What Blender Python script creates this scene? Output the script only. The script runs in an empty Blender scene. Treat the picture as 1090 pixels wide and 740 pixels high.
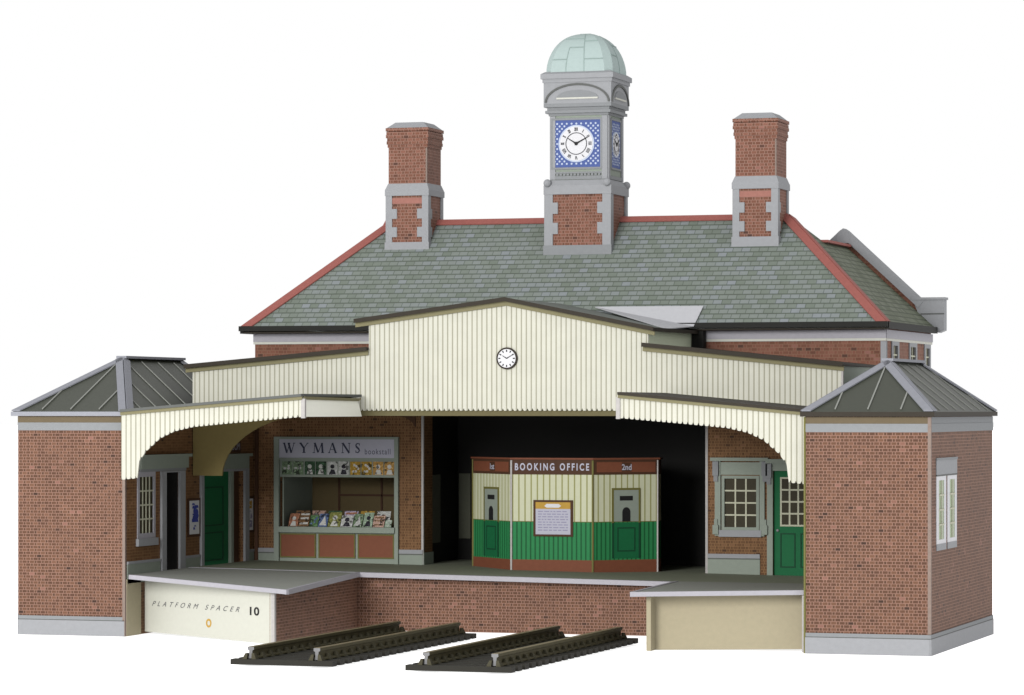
import bpy, math, random
from mathutils import Vector, Matrix
random.seed(7)
sc = bpy.context.scene
col = sc.collection
EXPO = 0.50          # target colours were read off the lit print; base colour = colour * EXPO

# ------------------------------------------------------------------ materials
def lin(c):
    return tuple(((x/255)/12.92 if x/255 <= .04045 else ((x/255+.055)/1.055)**2.4) for x in c)
def base(c, k=None):
    k = EXPO if k is None else k
    return tuple(min(1, v*k) for v in lin(c)) + (1,)

class NT:
    def __init__(s, name):
        s.m = bpy.data.materials.new(name); s.m.use_nodes = True
        s.t = s.m.node_tree; s.b = s.t.nodes['Principled BSDF']
        s.b.inputs['Roughness'].default_value = .75
        s.b.inputs['Specular IOR Level'].default_value = .25
        uv = s.t.nodes.new('ShaderNodeUVMap'); uv.uv_map = 'UVMap'; s.uv = uv.outputs[0]
    def n(s, typ, **kw):
        o = s.t.nodes.new(typ)
        for k, v in kw.items(): setattr(o, k, v)
        return o
    def link(s, a, b): s.t.links.new(a, b)
    def val(s, inp, x):
        if hasattr(x, 'links') or isinstance(x, bpy.types.NodeSocket): s.link(x, inp)
        else: inp.default_value = x
    def math(s, op, a, b=0.0, c=None):
        o = s.n('ShaderNodeMath', operation=op)
        s.val(o.inputs[0], a); s.val(o.inputs[1], b)
        if c is not None: s.val(o.inputs[2], c)
        return o.outputs[0]
    def sep(s):
        o = s.n('ShaderNodeSeparateXYZ'); s.link(s.uv, o.inputs[0]); return o.outputs[0], o.outputs[1]
    def comb(s, x, y, z=0.0):
        o = s.n('ShaderNodeCombineXYZ'); s.val(o.inputs[0], x); s.val(o.inputs[1], y); s.val(o.inputs[2], z); return o.outputs[0]
    def ramp(s, fac, stops, interp='LINEAR'):
        o = s.n('ShaderNodeValToRGB'); r = o.color_ramp; r.interpolation = interp
        while len(r.elements) < len(stops): r.elements.new(.5)
        for e, (p, c) in zip(r.elements, stops): e.position = p; e.color = c
        s.link(fac, o.inputs[0]); return o.outputs[0]
    def mix(s, fac, a, b, mode='MIX'):
        o = s.n('ShaderNodeMix', data_type='RGBA', blend_type=mode)
        s.val(o.inputs[0], fac); s.val(o.inputs[6], a); s.val(o.inputs[7], b); return o.outputs[2]
    def noise(s, scale, detail=2.0, vec=None, rough=.5):
        o = s.n('ShaderNodeTexNoise'); s.link(vec or s.uv, o.inputs['Vector'])
        o.inputs['Scale'].default_value = scale; o.inputs['Detail'].default_value = detail
        o.inputs['Roughness'].default_value = rough; return o.outputs[0]
    def white(s, vec):
        o = s.n('ShaderNodeTexWhiteNoise', noise_dimensions='3D'); s.link(vec, o.inputs[0]); return o.outputs[0]
    def out(s, c): s.link(c, s.b.inputs['Base Color']); return s.m
    def bump(s, h, strength=.2, dist=.02):
        o = s.n('ShaderNodeBump'); o.inputs['Strength'].default_value = strength; o.inputs['Distance'].default_value = dist
        s.link(h, o.inputs['Height']); s.link(o.outputs[0], s.b.inputs['Normal'])
    def grain(s, c, amt=.12, scale=9.0, fine=45.0):
        """paper grain and blotchy print on top of a colour"""
        a = s.noise(scale, 3.0); b = s.noise(fine, 2.0, rough=.7)
        v = s.math('ADD', s.math('MULTIPLY', a, .55), s.math('MULTIPLY', b, .45))
        v = s.math('MULTIPLY_ADD', s.math('SUBTRACT', v, .5), amt*4, 1.0)
        o = s.n('ShaderNodeVectorMath', operation='SCALE'); s.val(o.inputs[0], c); s.link(v, o.inputs[3])
        return o.outputs[0]

def plain(name, c, amt=.08, rough=.75, spec=.25, k=None):
    t = NT(name); rgb = t.n('ShaderNodeRGB'); rgb.outputs[0].default_value = base(c, k)
    t.b.inputs['Roughness'].default_value = rough; t.b.inputs['Specular IOR Level'].default_value = spec
    return t.out(t.grain(rgb.outputs[0], amt))

def bricks(name, stops, mortar, h=.068, p=.185, edge=.10):
    t = NT(name); u, v = t.sep()
    vr = t.math('DIVIDE', v, h); row = t.math('FLOOR', vr)
    odd = t.math('MULTIPLY', t.math('FLOORED_MODULO', row, 2.0), .5)
    uo = t.math('ADD', t.math('DIVIDE', u, p), odd)
    per = t.math('FLOOR', uo); fr = t.math('SUBTRACT', uo, per)
    head = t.math('GREATER_THAN', fr, .66)
    idx = t.math('MULTIPLY_ADD', per, 2.0, head)
    w = t.white(t.comb(idx, row, 3.0))
    big = t.noise(.9, 2.0)
    w2 = t.math('ADD', w, t.math('MULTIPLY', t.math('SUBTRACT', big, .5), .10))
    c = t.ramp(w2, stops)
    c = t.mix(t.math('MULTIPLY', head, .7), c, base(mortar[1]))
    fv = t.math('FRACT', vr)
    m1 = t.math('LESS_THAN', fv, .2)
    d = t.math('MINIMUM', t.math('ABSOLUTE', t.math('SUBTRACT', fr, .66)), t.math('MINIMUM', fr, t.math('SUBTRACT', 1.0, fr)))
    m2 = t.math('LESS_THAN', d, .045)
    m = t.math('MAXIMUM', m1, m2)
    c = t.mix(t.math('MULTIPLY', m, .7), c, base(mortar[0]))
    c = t.grain(c, .12, 1.2, 30.0)
    t.bump(t.math('SUBTRACT', 1.0, m), .15, .01)
    return t.out(c)

def slates(name, stops, line, h=.182, p=.22):
    t = NT(name); u, v = t.sep()
    vr = t.math('DIVIDE', v, h); row = t.math('FLOOR', vr)
    uo = t.math('ADD', t.math('DIVIDE', u, p), t.math('MULTIPLY_ADD', t.math('FLOORED_MODULO', row, 2.0), .5, t.math('MULTIPLY', t.white(t.comb(row, 1.0, 2.0)), .12)))
    i = t.math('FLOOR', uo); fr = t.math('SUBTRACT', uo, i); fv = t.math('FRACT', vr)
    w = t.white(t.comb(i, row, 1.0))
    w = t.math('ADD', w, t.math('MULTIPLY', t.math('SUBTRACT', t.noise(.8, 3.0), .5), .35))
    c = t.ramp(w, stops)
    c = t.mix(t.math('MULTIPLY', t.math('LESS_THAN', t.math('ABSOLUTE', t.math('SUBTRACT', fr, .5)), .44), -1.0), c, c)
    joint = t.math('LESS_THAN', fr, .1)
    low = t.math('LESS_THAN', fv, .23)
    m = t.math('MAXIMUM', t.math('MULTIPLY', joint, .6), t.math('MULTIPLY', low, .8))
    c = t.mix(m, c, base(line))
    t.bump(t.math('SUBTRACT', 1.0, fv), .35, .02)
    return t.out(t.grain(c, .09, 3.0, 26.0))

def boards(name, c1, c2, p=.12, wline=.34):
    t = NT(name); u, v = t.sep()
    f = t.math('FRACT', t.math('DIVIDE', u, p))
    d = t.math('ABSOLUTE', t.math('SUBTRACT', f, .5))          # 0 at the line
    c = t.ramp(t.math('MULTIPLY', d, 2.0), [(0, base(c2)), (wline*.45, base(c2)), (wline, base(c1)), (1, base(c1))])
    t.bump(d, .25, .02)
    return t.out(t.grain(c, .08, 2.0, 34.0))

RED = [(0, base((66,44,32))), (.02, base((74,50,36))), (.04, base((96,64,46))), (.5, base((110,75,54))), (.96, base((126,88,66))), (1, base((148,104,90)))]
OLD = [(0, base((70,46,28))), (.02, base((80,52,30))), (.04, base((110,74,44))), (.5, base((124,87,54))), (.97, base((138,99,66))), (1, base((150,108,80)))]
CHM = [(0, base((86,56,44))), (.02, base((92,60,48))), (.04, base((118,74,56))), (.5, base((132,85,66))), (.97, base((146,97,80))), (1, base((158,108,96)))]
M = {}
M['brick'] = bricks('red_brick_print', RED, ((174,134,118), (88,60,40)))
M['brick_old'] = bricks('brown_brick_print', OLD, ((160,122,82), (100,66,36)))
M['brick_chimney'] = bricks('orange_brick_print', CHM, ((172,134,120), (112,74,54)), .075, .2)
M['brick_far'] = bricks('far_brick_print', CHM, ((150,114,92), (136,82,66)), .08, .22)
M['slate'] = slates('slate_print', [(0, base((128,138,127))), (.3, base((139,148,140))), (.6, base((144,152,147))), (.85, base((148,156,155))), (1, base((153,160,165)))], (84,93,82))
M['slate_side'] = slates('olive_slate_print', [(0, base((100,108,86))), (.5, base((116,124,102))), (1, base((130,136,118)))], (66,72,56))  # darker, greener slate tones on the wing slopes
M['ridge'] = plain('red_ridge_tile', (172,102,94), .12)
M['stone'] = plain('pale_grey_stone', (168,170,174), .07)
M['stone_shade'] = plain('grey_stone', (150,153,156), .07)
M['stone_green'] = plain('greenish_grey_paint', (158,168,156), .07)
M['moulding'] = plain('dark_grey_line', (104,106,104), .06)
M['skirt_line'] = plain('grey_green_line', (112,116,110), .05)
M['black'] = plain('black_gutter', (30,30,26), .1)
M['fascia'] = plain('dark_brown_card', (54,47,37), .12)
M['olive'] = plain('olive_card', (142,136,102), .08)
M['olive_dark'] = plain('unprinted_olive_card', (146,130,80), .1)
M['boards'] = boards('cream_boarding', (224,223,209), (170,168,148))
M['cream'] = plain('cream_card', (224,224,214), .05)
M['edge'] = plain('worn_white_card_edge', (196,192,190), .12)
M['edge_dull'] = plain('worn_grey_card_edge', (150,132,122), .15)
M['lead'] = plain('lavender_grey_strip', (162,164,173), .09)
M['glaze'] = plain('dark_roof_glazing', (68,72,60), .12, .5, .3)
M['bar'] = plain('glazing_bar', (164,166,160), .06)
M['deck'] = plain('lit_grey_paving', (164,167,160), .09)  # lit tone of the paving, for the front platforms
M['deck_in'] = plain('shaded_green_grey_paving', (150,155,134), .1)  # same paving with shade put into the colour, for the back platform
M['deck_edge'] = plain('pale_platform_edge', (186,184,192), .08)
M['card_white'] = plain('white_card', (222,222,210), .04)
M['card_tan'] = plain('plain_tan_card', (184,174,146), .07)
M['green'] = plain('green_door_paint', (14,112,66), .08)
M['green_dark'] = plain('dark_green_line', (8,74,46), .08)
M['dark'] = plain('painted_interior_dark', (22,21,19), .1)  # near-black colour stands in for darkness inside the hall and openings
M['dark_panel'] = plain('dim_olive_panel', (112,114,98), .08)
M['back_card'] = plain('dull_brown_card', (112,96,62), .08)
M['eave_shade'] = plain('brown_eave_shadow', (116,102,78), .08)  # shadow under the eave, painted as a brown band
M['cheek'] = plain('pale_green_card', (206,214,188), .05, k=.75)
M['beam'] = plain('dark_olive_beam', (112,104,70), .08)
M['roof_grey'] = plain('grey_canopy_roof', (120,126,120), .12)
M['pane'] = plain('dark_window_pane', (62,56,38), .2, .5, .08)
M['pane_green'] = plain('green_window_pane', (158,176,132), .15, .4, .3)
M['sash'] = plain('cream_sash', (214,214,190), .05)
M['copper'] = plain('verdigris_copper', (186,204,202), .05)
M['seam'] = plain('copper_seam', (160,180,176), .05)
M['white'] = plain('white_print', (240,240,244), .03)
M['bright'] = plain('bright_white_card', (236,236,226), .03, k=.85)
M['roof_white'] = plain('pale_unprinted_card', (210,211,216), .06)
M['soldier'] = plain('pink_brick_course', (176,120,108), .15)
M['ink'] = plain('black_ink', (26,26,28), .05)
M['ink_soft'] = plain('grey_ink', (84,84,90), .05)
M['blue'] = plain('blue_clock_panel', (84,104,168), .08)
M['pale_blue'] = plain('pale_blue_dot', (206,218,240), .03)
M['sign'] = plain('lilac_white_sign', (206,206,222), .04)
M['sign_ink'] = plain('slate_ink', (70,74,98), .05)
M['panel_brown'] = plain('brown_counter_panel', (140,84,60), .1)
M['brown'] = plain('brown_board', (134,78,54), .1)
M['brown_dark'] = plain('dark_brown_frame', (84,54,34), .1)
M['olive_line'] = plain('olive_frame_line', (120,116,60), .06)
M['poster_ink'] = plain('blue_poster_ink', (70,84,176), .2)
M['yellow'] = plain('ochre_print', (208,166,70), .1)
M['lilac_ink'] = plain('lilac_print', (164,160,190), .08)
M['rail'] = plain('rusty_olive_rail', (84,78,52), .18)
M['rail_top'] = plain('tarnished_rail_head', (134,120,84), .15, .45, .5)
M['rail_end'] = plain('silver_cut_end', (122,122,124), .08, .4, .4)
M['sleeper'] = plain('dark_plastic_sleeper', (38,36,28), .2)
M['chair'] = plain('moulded_rail_chair', (72,68,48), .2)
t = NT('booking_boarding'); u, v = t.sep()
f = t.math('FRACT', t.math('DIVIDE', u, .155)); d = t.math('MULTIPLY', t.math('ABSOLUTE', t.math('SUBTRACT', f, .5)), 2.0)
M['cream_boards'] = t.out(t.grain(t.ramp(d, [(0, base((160,160,96))), (.14, base((168,168,108))), (.3, base((226,228,196))), (1, base((226,228,196)))]), .04))
t = NT('green_boarding'); u, v = t.sep()
f = t.math('FRACT', t.math('DIVIDE', u, .115)); d = t.math('MULTIPLY', t.math('ABSOLUTE', t.math('SUBTRACT', f, .5)), 2.0)
M['green_boards'] = t.out(t.grain(t.ramp(d, [(0, base((16,92,48))), (.2, base((20,100,54))), (.45, base((46,146,86))), (1, base((46,146,86)))]), .06))

# ------------------------------------------------------------------ mesh helpers
class MB:
    def __init__(s): s.v = []; s.f = []; s.mi = []; s.cur = 0
    def face(s, pts):
        i = len(s.v); s.v += [tuple(p) for p in pts]; s.f.append(list(range(i, i+len(pts)))); s.mi.append(s.cur); return s
    def hexa(s, p):    # p: 4 bottom ccw (from above), 4 top
        for q in ((3,2,1,0), (4,5,6,7), (0,1,5,4), (1,2,6,5), (2,3,7,6), (3,0,4,7)): s.face([p[i] for i in q])
        return s
    def box(s, x0, x1, y0, y1, z0, z1):
        x0, x1 = sorted((x0, x1)); y0, y1 = sorted((y0, y1)); z0, z1 = sorted((z0, z1))
        return s.hexa([(x0,y0,z0),(x1,y0,z0),(x1,y1,z0),(x0,y1,z0),(x0,y0,z1),(x1,y0,z1),(x1,y1,z1),(x0,y1,z1)])
    def frustum(s, a, z0, b, z1):
        (x0,x1,y0,y1), (X0,X1,Y0,Y1) = a, b
        return s.hexa([(x0,y0,z0),(x1,y0,z0),(x1,y1,z0),(x0,y1,z0),(X0,Y0,z1),(X1,Y0,z1),(X1,Y1,z1),(X0,Y1,z1)])
    def prism(s, poly, fn0, fn1):
        """extrude a 2d outline: fn0/fn1 map (a,b) to 3d; outline ccw when seen from fn0's side"""
        A = [fn0(*p) for p in poly]; B = [fn1(*p) for p in poly]
        s.face(A); s.face(B[::-1]); n = len(poly)
        for i in range(n): j = (i+1) % n; s.face([A[j], A[i], B[i], B[j]])
        return s
    def front(s, poly, y0, y1):      # outline in x,z (ccw seen from the front)
        return s.prism(poly, lambda a, b: (a, y0, b), lambda a, b: (a, y1, b))
    def side(s, poly, x0, x1):       # outline in y,z, seen from +x
        return s.prism(poly, lambda a, b: (x0, a, b), lambda a, b: (x1, a, b))
    def slab(s, pts, t):             # thick sheet under 3d points, ccw from above
        lo = [(p[0], p[1], p[2]-t) for p in pts]; s.face(pts); s.face(lo[::-1]); n = len(pts)
        for i in range(n): j = (i+1) % n; s.face([lo[i], lo[j], pts[j], pts[i]])
        return s
    def bar(s, a, b, w, h, up=(0,0,1), lift=0.0):    # box along a-b
        a = Vector(a); b = Vector(b); d = (b-a).normalized(); u = Vector(up); r = d.cross(u).normalized(); u = r.cross(d)
        o = u*lift
        p = [q+o+r*sx*w/2+u*su for su in (0, h) for q, sx in ((a,-1),(a,1),(b,1),(b,-1))]
        return s.hexa([p[1],p[0],p[3],p[2],p[5],p[4],p[7],p[6]])
    def disc(s, F, c, r, d0, d1, n=32, squash=1.0):  # F: Face frame, c=(u,z)
        pts = [(c[0]+r*math.cos(2*math.pi*i/n), c[1]+r*squash*math.sin(2*math.pi*i/n)) for i in range(n)]
        return s.prism(pts, lambda a, b: F(a, b, d1), lambda a, b: F(a, b, d0))
    def ring(s, F, c, r0, r1, d0, d1, n=32):
        for i in range(n):
            a, b = 2*math.pi*i/n, 2*math.pi*(i+1)/n
            q = [(c[0]+r*math.cos(t), c[1]+r*math.sin(t)) for r, t in ((r0,a),(r1,a),(r1,b),(r0,b))]
            s.face([F(x, z, d1) for x, z in q]); s.face([F(*q[1], d0), F(*q[2], d0), F(*q[2], d1), F(*q[1], d1)])
            s.face([F(*q[3], d0), F(*q[0], d0), F(*q[0], d1), F(*q[3], d1)])
        return s
    def sphere(s, c, r, n=12, m=8):
        for i in range(m):
            for j in range(n):
                P = lambda a, b: (c[0]+r*math.sin(math.pi*a/m)*math.cos(2*math.pi*b/n), c[1]+r*math.sin(math.pi*a/m)*math.sin(2*math.pi*b/n), c[2]+r*math.cos(math.pi*a/m))
                q = [P(i,j), P(i+1,j), P(i+1,j+1), P(i,j+1)]
                if i == 0: q = [q[0], q[1], q[2]]
                elif i == m-1: q = [q[0], q[1], q[3]]
                s.face(q)
        return s
    def build(s, name, mat, parent=None, smooth=False):
        me = bpy.data.meshes.new(name)
        o0 = origin(parent) if parent else (Vector(s.v[0])*0)
        me.from_pydata([tuple(Vector(p)-o0) for p in s.v], [], s.f); me.update()
        mats = mat if isinstance(mat, (list, tuple)) else [mat]
        for m in mats: me.materials.append(m)
        uv = me.uv_layers.new(name='UVMap')
        for p in me.polygons:
            p.material_index = s.mi[p.index] if len(mats) > 1 else 0
            nrm = p.normal; p.use_smooth = smooth
            if abs(nrm.z) > .97 or nrm.length < .1: T = Vector((1,0,0)); B = Vector((0,1,0))
            else: T = Vector((0,0,1)).cross(nrm).normalized(); B = nrm.cross(T)
            for li in p.loop_indices:
                q = Vector(s.v[me.loops[li].vertex_index]); uv.data[li].uv = (q.dot(T), q.dot(B))
        o = bpy.data.objects.new(name, me); col.objects.link(o)
        if parent: o.parent = parent
        return o
def origin(o):
    v = Vector((0,0,0))
    while o: v = v + Vector(o.location); o = o.parent
    return v

def tag(o, label=None, cat=None, group=None, kind=None):
    if label: o['label'] = label
    if cat: o['category'] = cat
    if group: o['group'] = group
    if kind: o['kind'] = kind
    return o
def thing(name, loc, label, cat, group=None):
    o = bpy.data.objects.new(name, None); col.objects.link(o); o.location = loc; o.empty_display_size = .2
    return tag(o, label, cat, group)
def children(o): return [c for c in bpy.data.objects if c.parent == o]
def copy_tree(o, parent=None):
    c = o.copy(); col.objects.link(c); c.parent = parent
    for ch in children(o): copy_tree(ch, c)
    return c

class Front:                         # a wall facing the tracks: u = x, outwards = -y
    def __init__(s, y): s.y = y
    def __call__(s, u, z, d): return (u, s.y-d, z)
class Right:                         # a wall facing right: u = y, outwards = +x
    def __init__(s, x): s.x = x
    def __call__(s, u, z, d): return (s.x+d, u, z)
class Facet:                         # any upright plane from a to b (left to right seen from outside)
    def __init__(s, a, b):
        s.a = Vector((a[0], a[1], 0)); s.t = (Vector((b[0], b[1], 0))-s.a).normalized(); s.n = Vector((s.t.y, -s.t.x, 0)); s.w = (Vector((b[0], b[1], 0))-s.a).length
    def __call__(s, u, z, d): q = s.a+s.t*u+s.n*d; return (q.x, q.y, z)
def fb(mb, F, u0, u1, z0, z1, d0, d1):               # box on a wall frame
    p = [F(u0,z0,d1), F(u1,z0,d1), F(u1,z0,d0), F(u0,z0,d0), F(u0,z1,d1), F(u1,z1,d1), F(u1,z1,d0), F(u0,z1,d0)]
    return mb.hexa(p)
def wall(mb, F, us, zs, holes, t):
    """wall sheet with rectangular openings; us/zs = (min,max); holes = [(u0,u1,z0,z1)]"""
    U = sorted(set([*us]+[h[0] for h in holes]+[h[1] for h in holes])); Z = sorted(set([*zs]+[h[2] for h in holes]+[h[3] for h in holes]))
    U = [u for u in U if us[0] <= u <= us[1]]; Z = [z for z in Z if zs[0] <= z <= zs[1]]
    solid = lambda i, j: 0 <= i < len(U)-1 and 0 <= j < len(Z)-1 and not any(h[0] <= (U[i]+U[i+1])/2 <= h[1] and h[2] <= (Z[j]+Z[j+1])/2 <= h[3] for h in holes)
    for i in range(len(U)-1):
        for j in range(len(Z)-1):
            if not solid(i, j): continue
            a, b, c, d = U[i], U[i+1], Z[j], Z[j+1]
            mb.face([F(a,c,0), F(b,c,0), F(b,d,0), F(a,d,0)]); mb.face([F(a,d,-t), F(b,d,-t), F(b,c,-t), F(a,c,-t)])
            if not solid(i-1, j): mb.face([F(a,c,-t), F(a,c,0), F(a,d,0), F(a,d,-t)])
            if not solid(i+1, j): mb.face([F(b,c,0), F(b,c,-t), F(b,d,-t), F(b,d,0)])
            if not solid(i, j-1): mb.face([F(a,c,-t), F(b,c,-t), F(b,c,0), F(a,c,0)])
            if not solid(i, j+1): mb.face([F(a,d,0), F(b,d,0), F(b,d,-t), F(a,d,-t)])
    return mb
def text(s, F, u0, u1, zc, hgt, mat, parent, name='lettering', d=.004, shear=0.0, bold=0.0, space=1.0, align='fit'):
    cu = bpy.data.curves.new(name, 'FONT'); cu.body = s; cu.size = 1; cu.shear = shear; cu.offset = bold; cu.space_character = space
    ob = bpy.data.objects.new(name, cu); col.objects.link(ob)
    dg = bpy.context.evaluated_depsgraph_get(); me = bpy.data.meshes.new_from_object(ob.evaluated_get(dg))
    bpy.data.objects.remove(ob); xs = [v.co.x for v in me.vertices]; ys = [v.co.y for v in me.vertices]
    kx = (u1-u0)/(max(xs)-min(xs)); kz = hgt/(max(ys)-min(ys)); o0 = origin(parent)
    mb = MB()
    V = [F(u0+(v.co.x-min(xs))*kx, zc+(v.co.y-(min(ys)+max(ys))/2)*kz, d) for v in me.vertices]
    for p in me.polygons: mb.face([V[i] for i in p.vertices])
    return mb.build(name, mat, parent)
def strokes(F, u0, z0, W, H, segs, mb, d=.004):
    """letter from straight strokes in a unit cell: (x0,y0,x1,y1,thickness)"""
    for x0, y0, x1, y1, t in segs:
        a = Vector((u0+x0*W, z0+y0*H)); b = Vector((u0+x1*W, z0+y1*H)); dv = (b-a); n = Vector((-dv.y, dv.x)).normalized()*t*H/2
        mb.face([F(*(a-n), d), F(*(b-n), d), F(*(b+n), d), F(*(a+n), d)])

# ------------------------------------------------------------------ setting
g = MB(); g.face([(-900,-900,0), (900,-900,0), (900,900,0), (-900,900,0)])
gm = bpy.data.materials.new('glowing_white_ground'); gm.use_nodes = True
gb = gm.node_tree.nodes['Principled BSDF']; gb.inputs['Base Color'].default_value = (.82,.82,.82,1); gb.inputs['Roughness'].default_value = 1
gb.inputs['Specular IOR Level'].default_value = 0; gb.inputs['Emission Color'].default_value = (1,1,1,1); gb.inputs['Emission Strength'].default_value = .8  # emission added so the ground stays white and shadows wash out
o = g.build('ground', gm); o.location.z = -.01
tag(o, kind='structure')

PAVZ = 5.12
# ------------------------------------------------------------------ pavilions
def pav_wall(root, F, us, zs, holes, mat, name='wall', plinth=True, band=True, t=.12):
    wall(MB(), F, us, zs, holes, t).build(name, mat, root)
def bands(root, F, us, ztop, plinth=True):
    mb = MB()
    if plinth:
        p = fb(MB(), F, us[0], us[1], 0, .345, .0, .03).build('plinth', M['stone'], root)
        m = fb(MB(), F, us[0], us[1], .36, .44, .0, .022); m.build('moulding', M['stone_shade'], p)
        fb(MB(), F, us[0], us[1], .345, .362, 0, .024).build('joint_line', M['moulding'], p)
    fb(MB(), F, us[0], us[1], ztop-.42, ztop-.24, 0, .02).build('stone_band', M['stone_shade'], root)
    fb(MB(), F, us[0], us[1], ztop-.24, ztop-.1, 0, .012).build('under_eave_band', M['eave_shade'] if F.__class__ is Front else M['stone_shade'], root)  # on front walls this band is painted eave shadow
def slope_strip(p, q, eave, other, w, name, mat, parent, lift=.012):
    """flat strip along hip p->q (p at the eave), lying on the slope that contains direction eave; its foot is cut along the eave"""
    p = Vector(p); q = Vector(q); e = (q-p).normalized(); v = Vector(eave).normalized(); n = (v-e*v.dot(e)); k = n.length; n.normalize()
    up = e.cross(n)
    if up.z < 0: up = -up
    o = up*lift; t_ = up*.03
    L = [p+o, q+o, q+n*w-e*w*other+o, p+v*(w/k)+o]
    m = MB()
    if (L[1]-L[0]).cross(L[3]-L[0]).dot(up) < 0: L = [L[0],L[3],L[2],L[1]]
    m.hexa(L+[a+t_ for a in L]); m.build(name, mat, parent)
def hip_glass_roof(root, x0, x1, y0, y1, ze, zr, ya, yb, fascia):
    xm = (x0+x1)/2
    c = [(x0,y0,ze), (x1,y0,ze), (x1,y1,ze), (x0,y1,ze)]; a = (xm,ya,zr); b = (xm,yb,zr)
    mb = MB(); mb.face([c[0],c[1],a]); mb.face([c[1],c[2],b,a]); mb.face([c[2],c[3],b]); mb.face([c[3],c[0],a,b]); mb.face([c[3],c[2],c[1],c[0]])
    roof = mb.build('glazed_roof', M['glaze'], root)
    for p, q, ex, ey in ((c[0],a,1,1), (c[1],a,-1,1), (c[2],b,-1,-1), (c[3],b,1,-1)):
        slope_strip(p, q, (ex,0,0), .6, .17, 'hip_strip', M['lead'], roof, .012); slope_strip(p, q, (0,ey,0), 0, .19, 'hip_strip', M['lead'], roof, .016)
    MB().bar((xm,ya-.08,zr-.01), (xm,yb+.08,zr-.01), .26, .06).build('ridge_strip', M['lead'], roof)
    def gbar(mb, e, top): mb.bar(e, top, .032, .02, lift=.004)
    def onfront(k, s):   # bar rising square to the eave until it meets the hip
        x = x0+(x1-x0)*k; h = min(k, 1-k)*2
        return (x, y0, ze), (x+(xm-x)*s*0, y0+(ya-y0)*h*.93, ze+(zr-ze)*h*.93)
    for k in (.25, .5, .75):
        p, q = onfront(k, 0)
        if k == .5: q = (xm, y0+(ya-y0)*.9, ze+(zr-ze)*.9)
        m = MB(); gbar(m, Vector(p)+Vector((0,.1,.05)), q); m.build('glazing_bar', M['bar'], roof)
    n = 8
    for i in range(1, n):
        y = y0+(y1-y0)*i/n
        h = 1.0
        if y < ya: h = (y-y0)/(ya-y0)
        if y > yb: h = (y1-y)/(y1-yb)
        if h < .12: continue
        for xe in (x0, x1):
            m = MB(); gbar(m, (xe+(xm-xe)*.03, y, ze+(zr-ze)*.03), (xe+(xm-xe)*h*.93, y, ze+(zr-ze)*h*.93)); m.build('glazing_bar', M['bar'], roof)
    e = MB(); e.box(x0-.03,x1+.03,y0-.03,y0+.05,ze-.1,ze+.0); e.box(x0-.03,x0+.05,y0+.05,y1,ze-.1,ze+.0); e.box(x1-.05,x1+.03,y0+.05,y1,ze-.1,ze+.0)
    e.build('gutter', fascia, root)
    return roof
def sash_window(root, F, u0, u1, z0, z1, nu, nz, frame, bars, pane, d=.0, sill=.12, name='window', fw=.07, depth=.05, flush=False, fz=None):
    fz = fz or fw
    w = MB(); fb(w,F,u0,u0+fw,z0,z1,d-.02,d+depth); fb(w,F,u1-fw,u1,z0,z1,d-.02,d+depth); fb(w,F,u0+fw,u1-fw,z1-fz,z1,d-.02,d+depth); fb(w,F,u0+fw,u1-fw,z0,z0+fz,d-.02,d+depth)
    wo = w.build(name, frame, root)
    fb(MB(),F,u0+fw,u1-fw,z0+fz,z1-fz,d-.03,d+.006).build('pane', pane, wo)
    b = MB(); a0,a1,c0,c1 = u0+fw,u1-fw,z0+fz,z1-fz
    for i in range(1,nu): x = a0+(a1-a0)*i/nu; fb(b,F,x-.018,x+.018,c0,c1,d,d+.022)
    for j in range(1,nz): z = c0+(c1-c0)*j/nz; fb(b,F,a0,a1,z-.018,z+.018,d,d+.025)
    b.build('glazing_bars', bars, wo)
    if flush: fb(MB(),F,u0,u1,z0-sill,z0,d-.02,d+depth+.004).build('sill', M['stone'], wo)
    elif sill: fb(MB(),F,u0-.06,u1+.06,z0-sill,z0,d-.02,d+depth+.05).build('sill', M['stone'], wo)
    return wo

# right pavilion
RP = thing('brick_pavilion', (-1.33,3.7,0), 'red brick pavilion right of the tracks, with paired white sash windows and hipped glazed roof', 'pavilion')
y1 = 7.5
F = Front(0); pav_wall(RP, F, (-2.68,0), (0,PAVZ), [], M['brick']); bands(RP, F, (-2.68,-.0), PAVZ)
F = Right(0); pav_wall(RP, F, (.122,y1), (0,PAVZ), [], M['brick']); bands(RP, F, (-.018,y1), PAVZ)
MB().box(-2.68,-.12,y1-.12,y1,0,PAVZ).build('wall', M['brick'], RP)
MB().box(-2.68,-2.56,.122,y1-.122,0,PAVZ).build('wall', M['brick_old'], RP)
MB().box(-.045,.024,-.024,.045,.45,PAVZ-.1).build('corner_edge', M['edge_dull'], RP)
MB().box(-2.71,-2.67,-.024,.045,.0,PAVZ-.1).build('corner_edge', M['olive_line'], RP)
F = Right(0)
hd = MB(); fb(hd,F,.64,3.0,3.78,4.1,0,.018); ho = hd.build('lintel', M['stone'], RP); fb(MB(),F,.62,3.02,4.1,4.15,0,.03).build('moulding', M['stone_shade'], ho); fb(MB(),F,.64,3.0,3.76,3.79,.004,.022).build('joint_line', M['moulding'], ho)
sash_window(RP, F, .66, 1.74, 2.32, 3.76, 2, 4, M['white'], M['sash'], M['pane_green'], .0, .14, fw=.25, fz=.09, depth=.014, flush=True)
sash_window(RP, F, 1.9, 2.98, 2.32, 3.76, 2, 4, M['white'], M['sash'], M['pane_green'], .0, .14, fw=.25, fz=.09, depth=.014, flush=True)
hip_glass_roof(RP, -2.74, .08, -.08, 7.56, 5.13, 6.24, 2.1, 5.55, M['fascia'])

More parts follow.
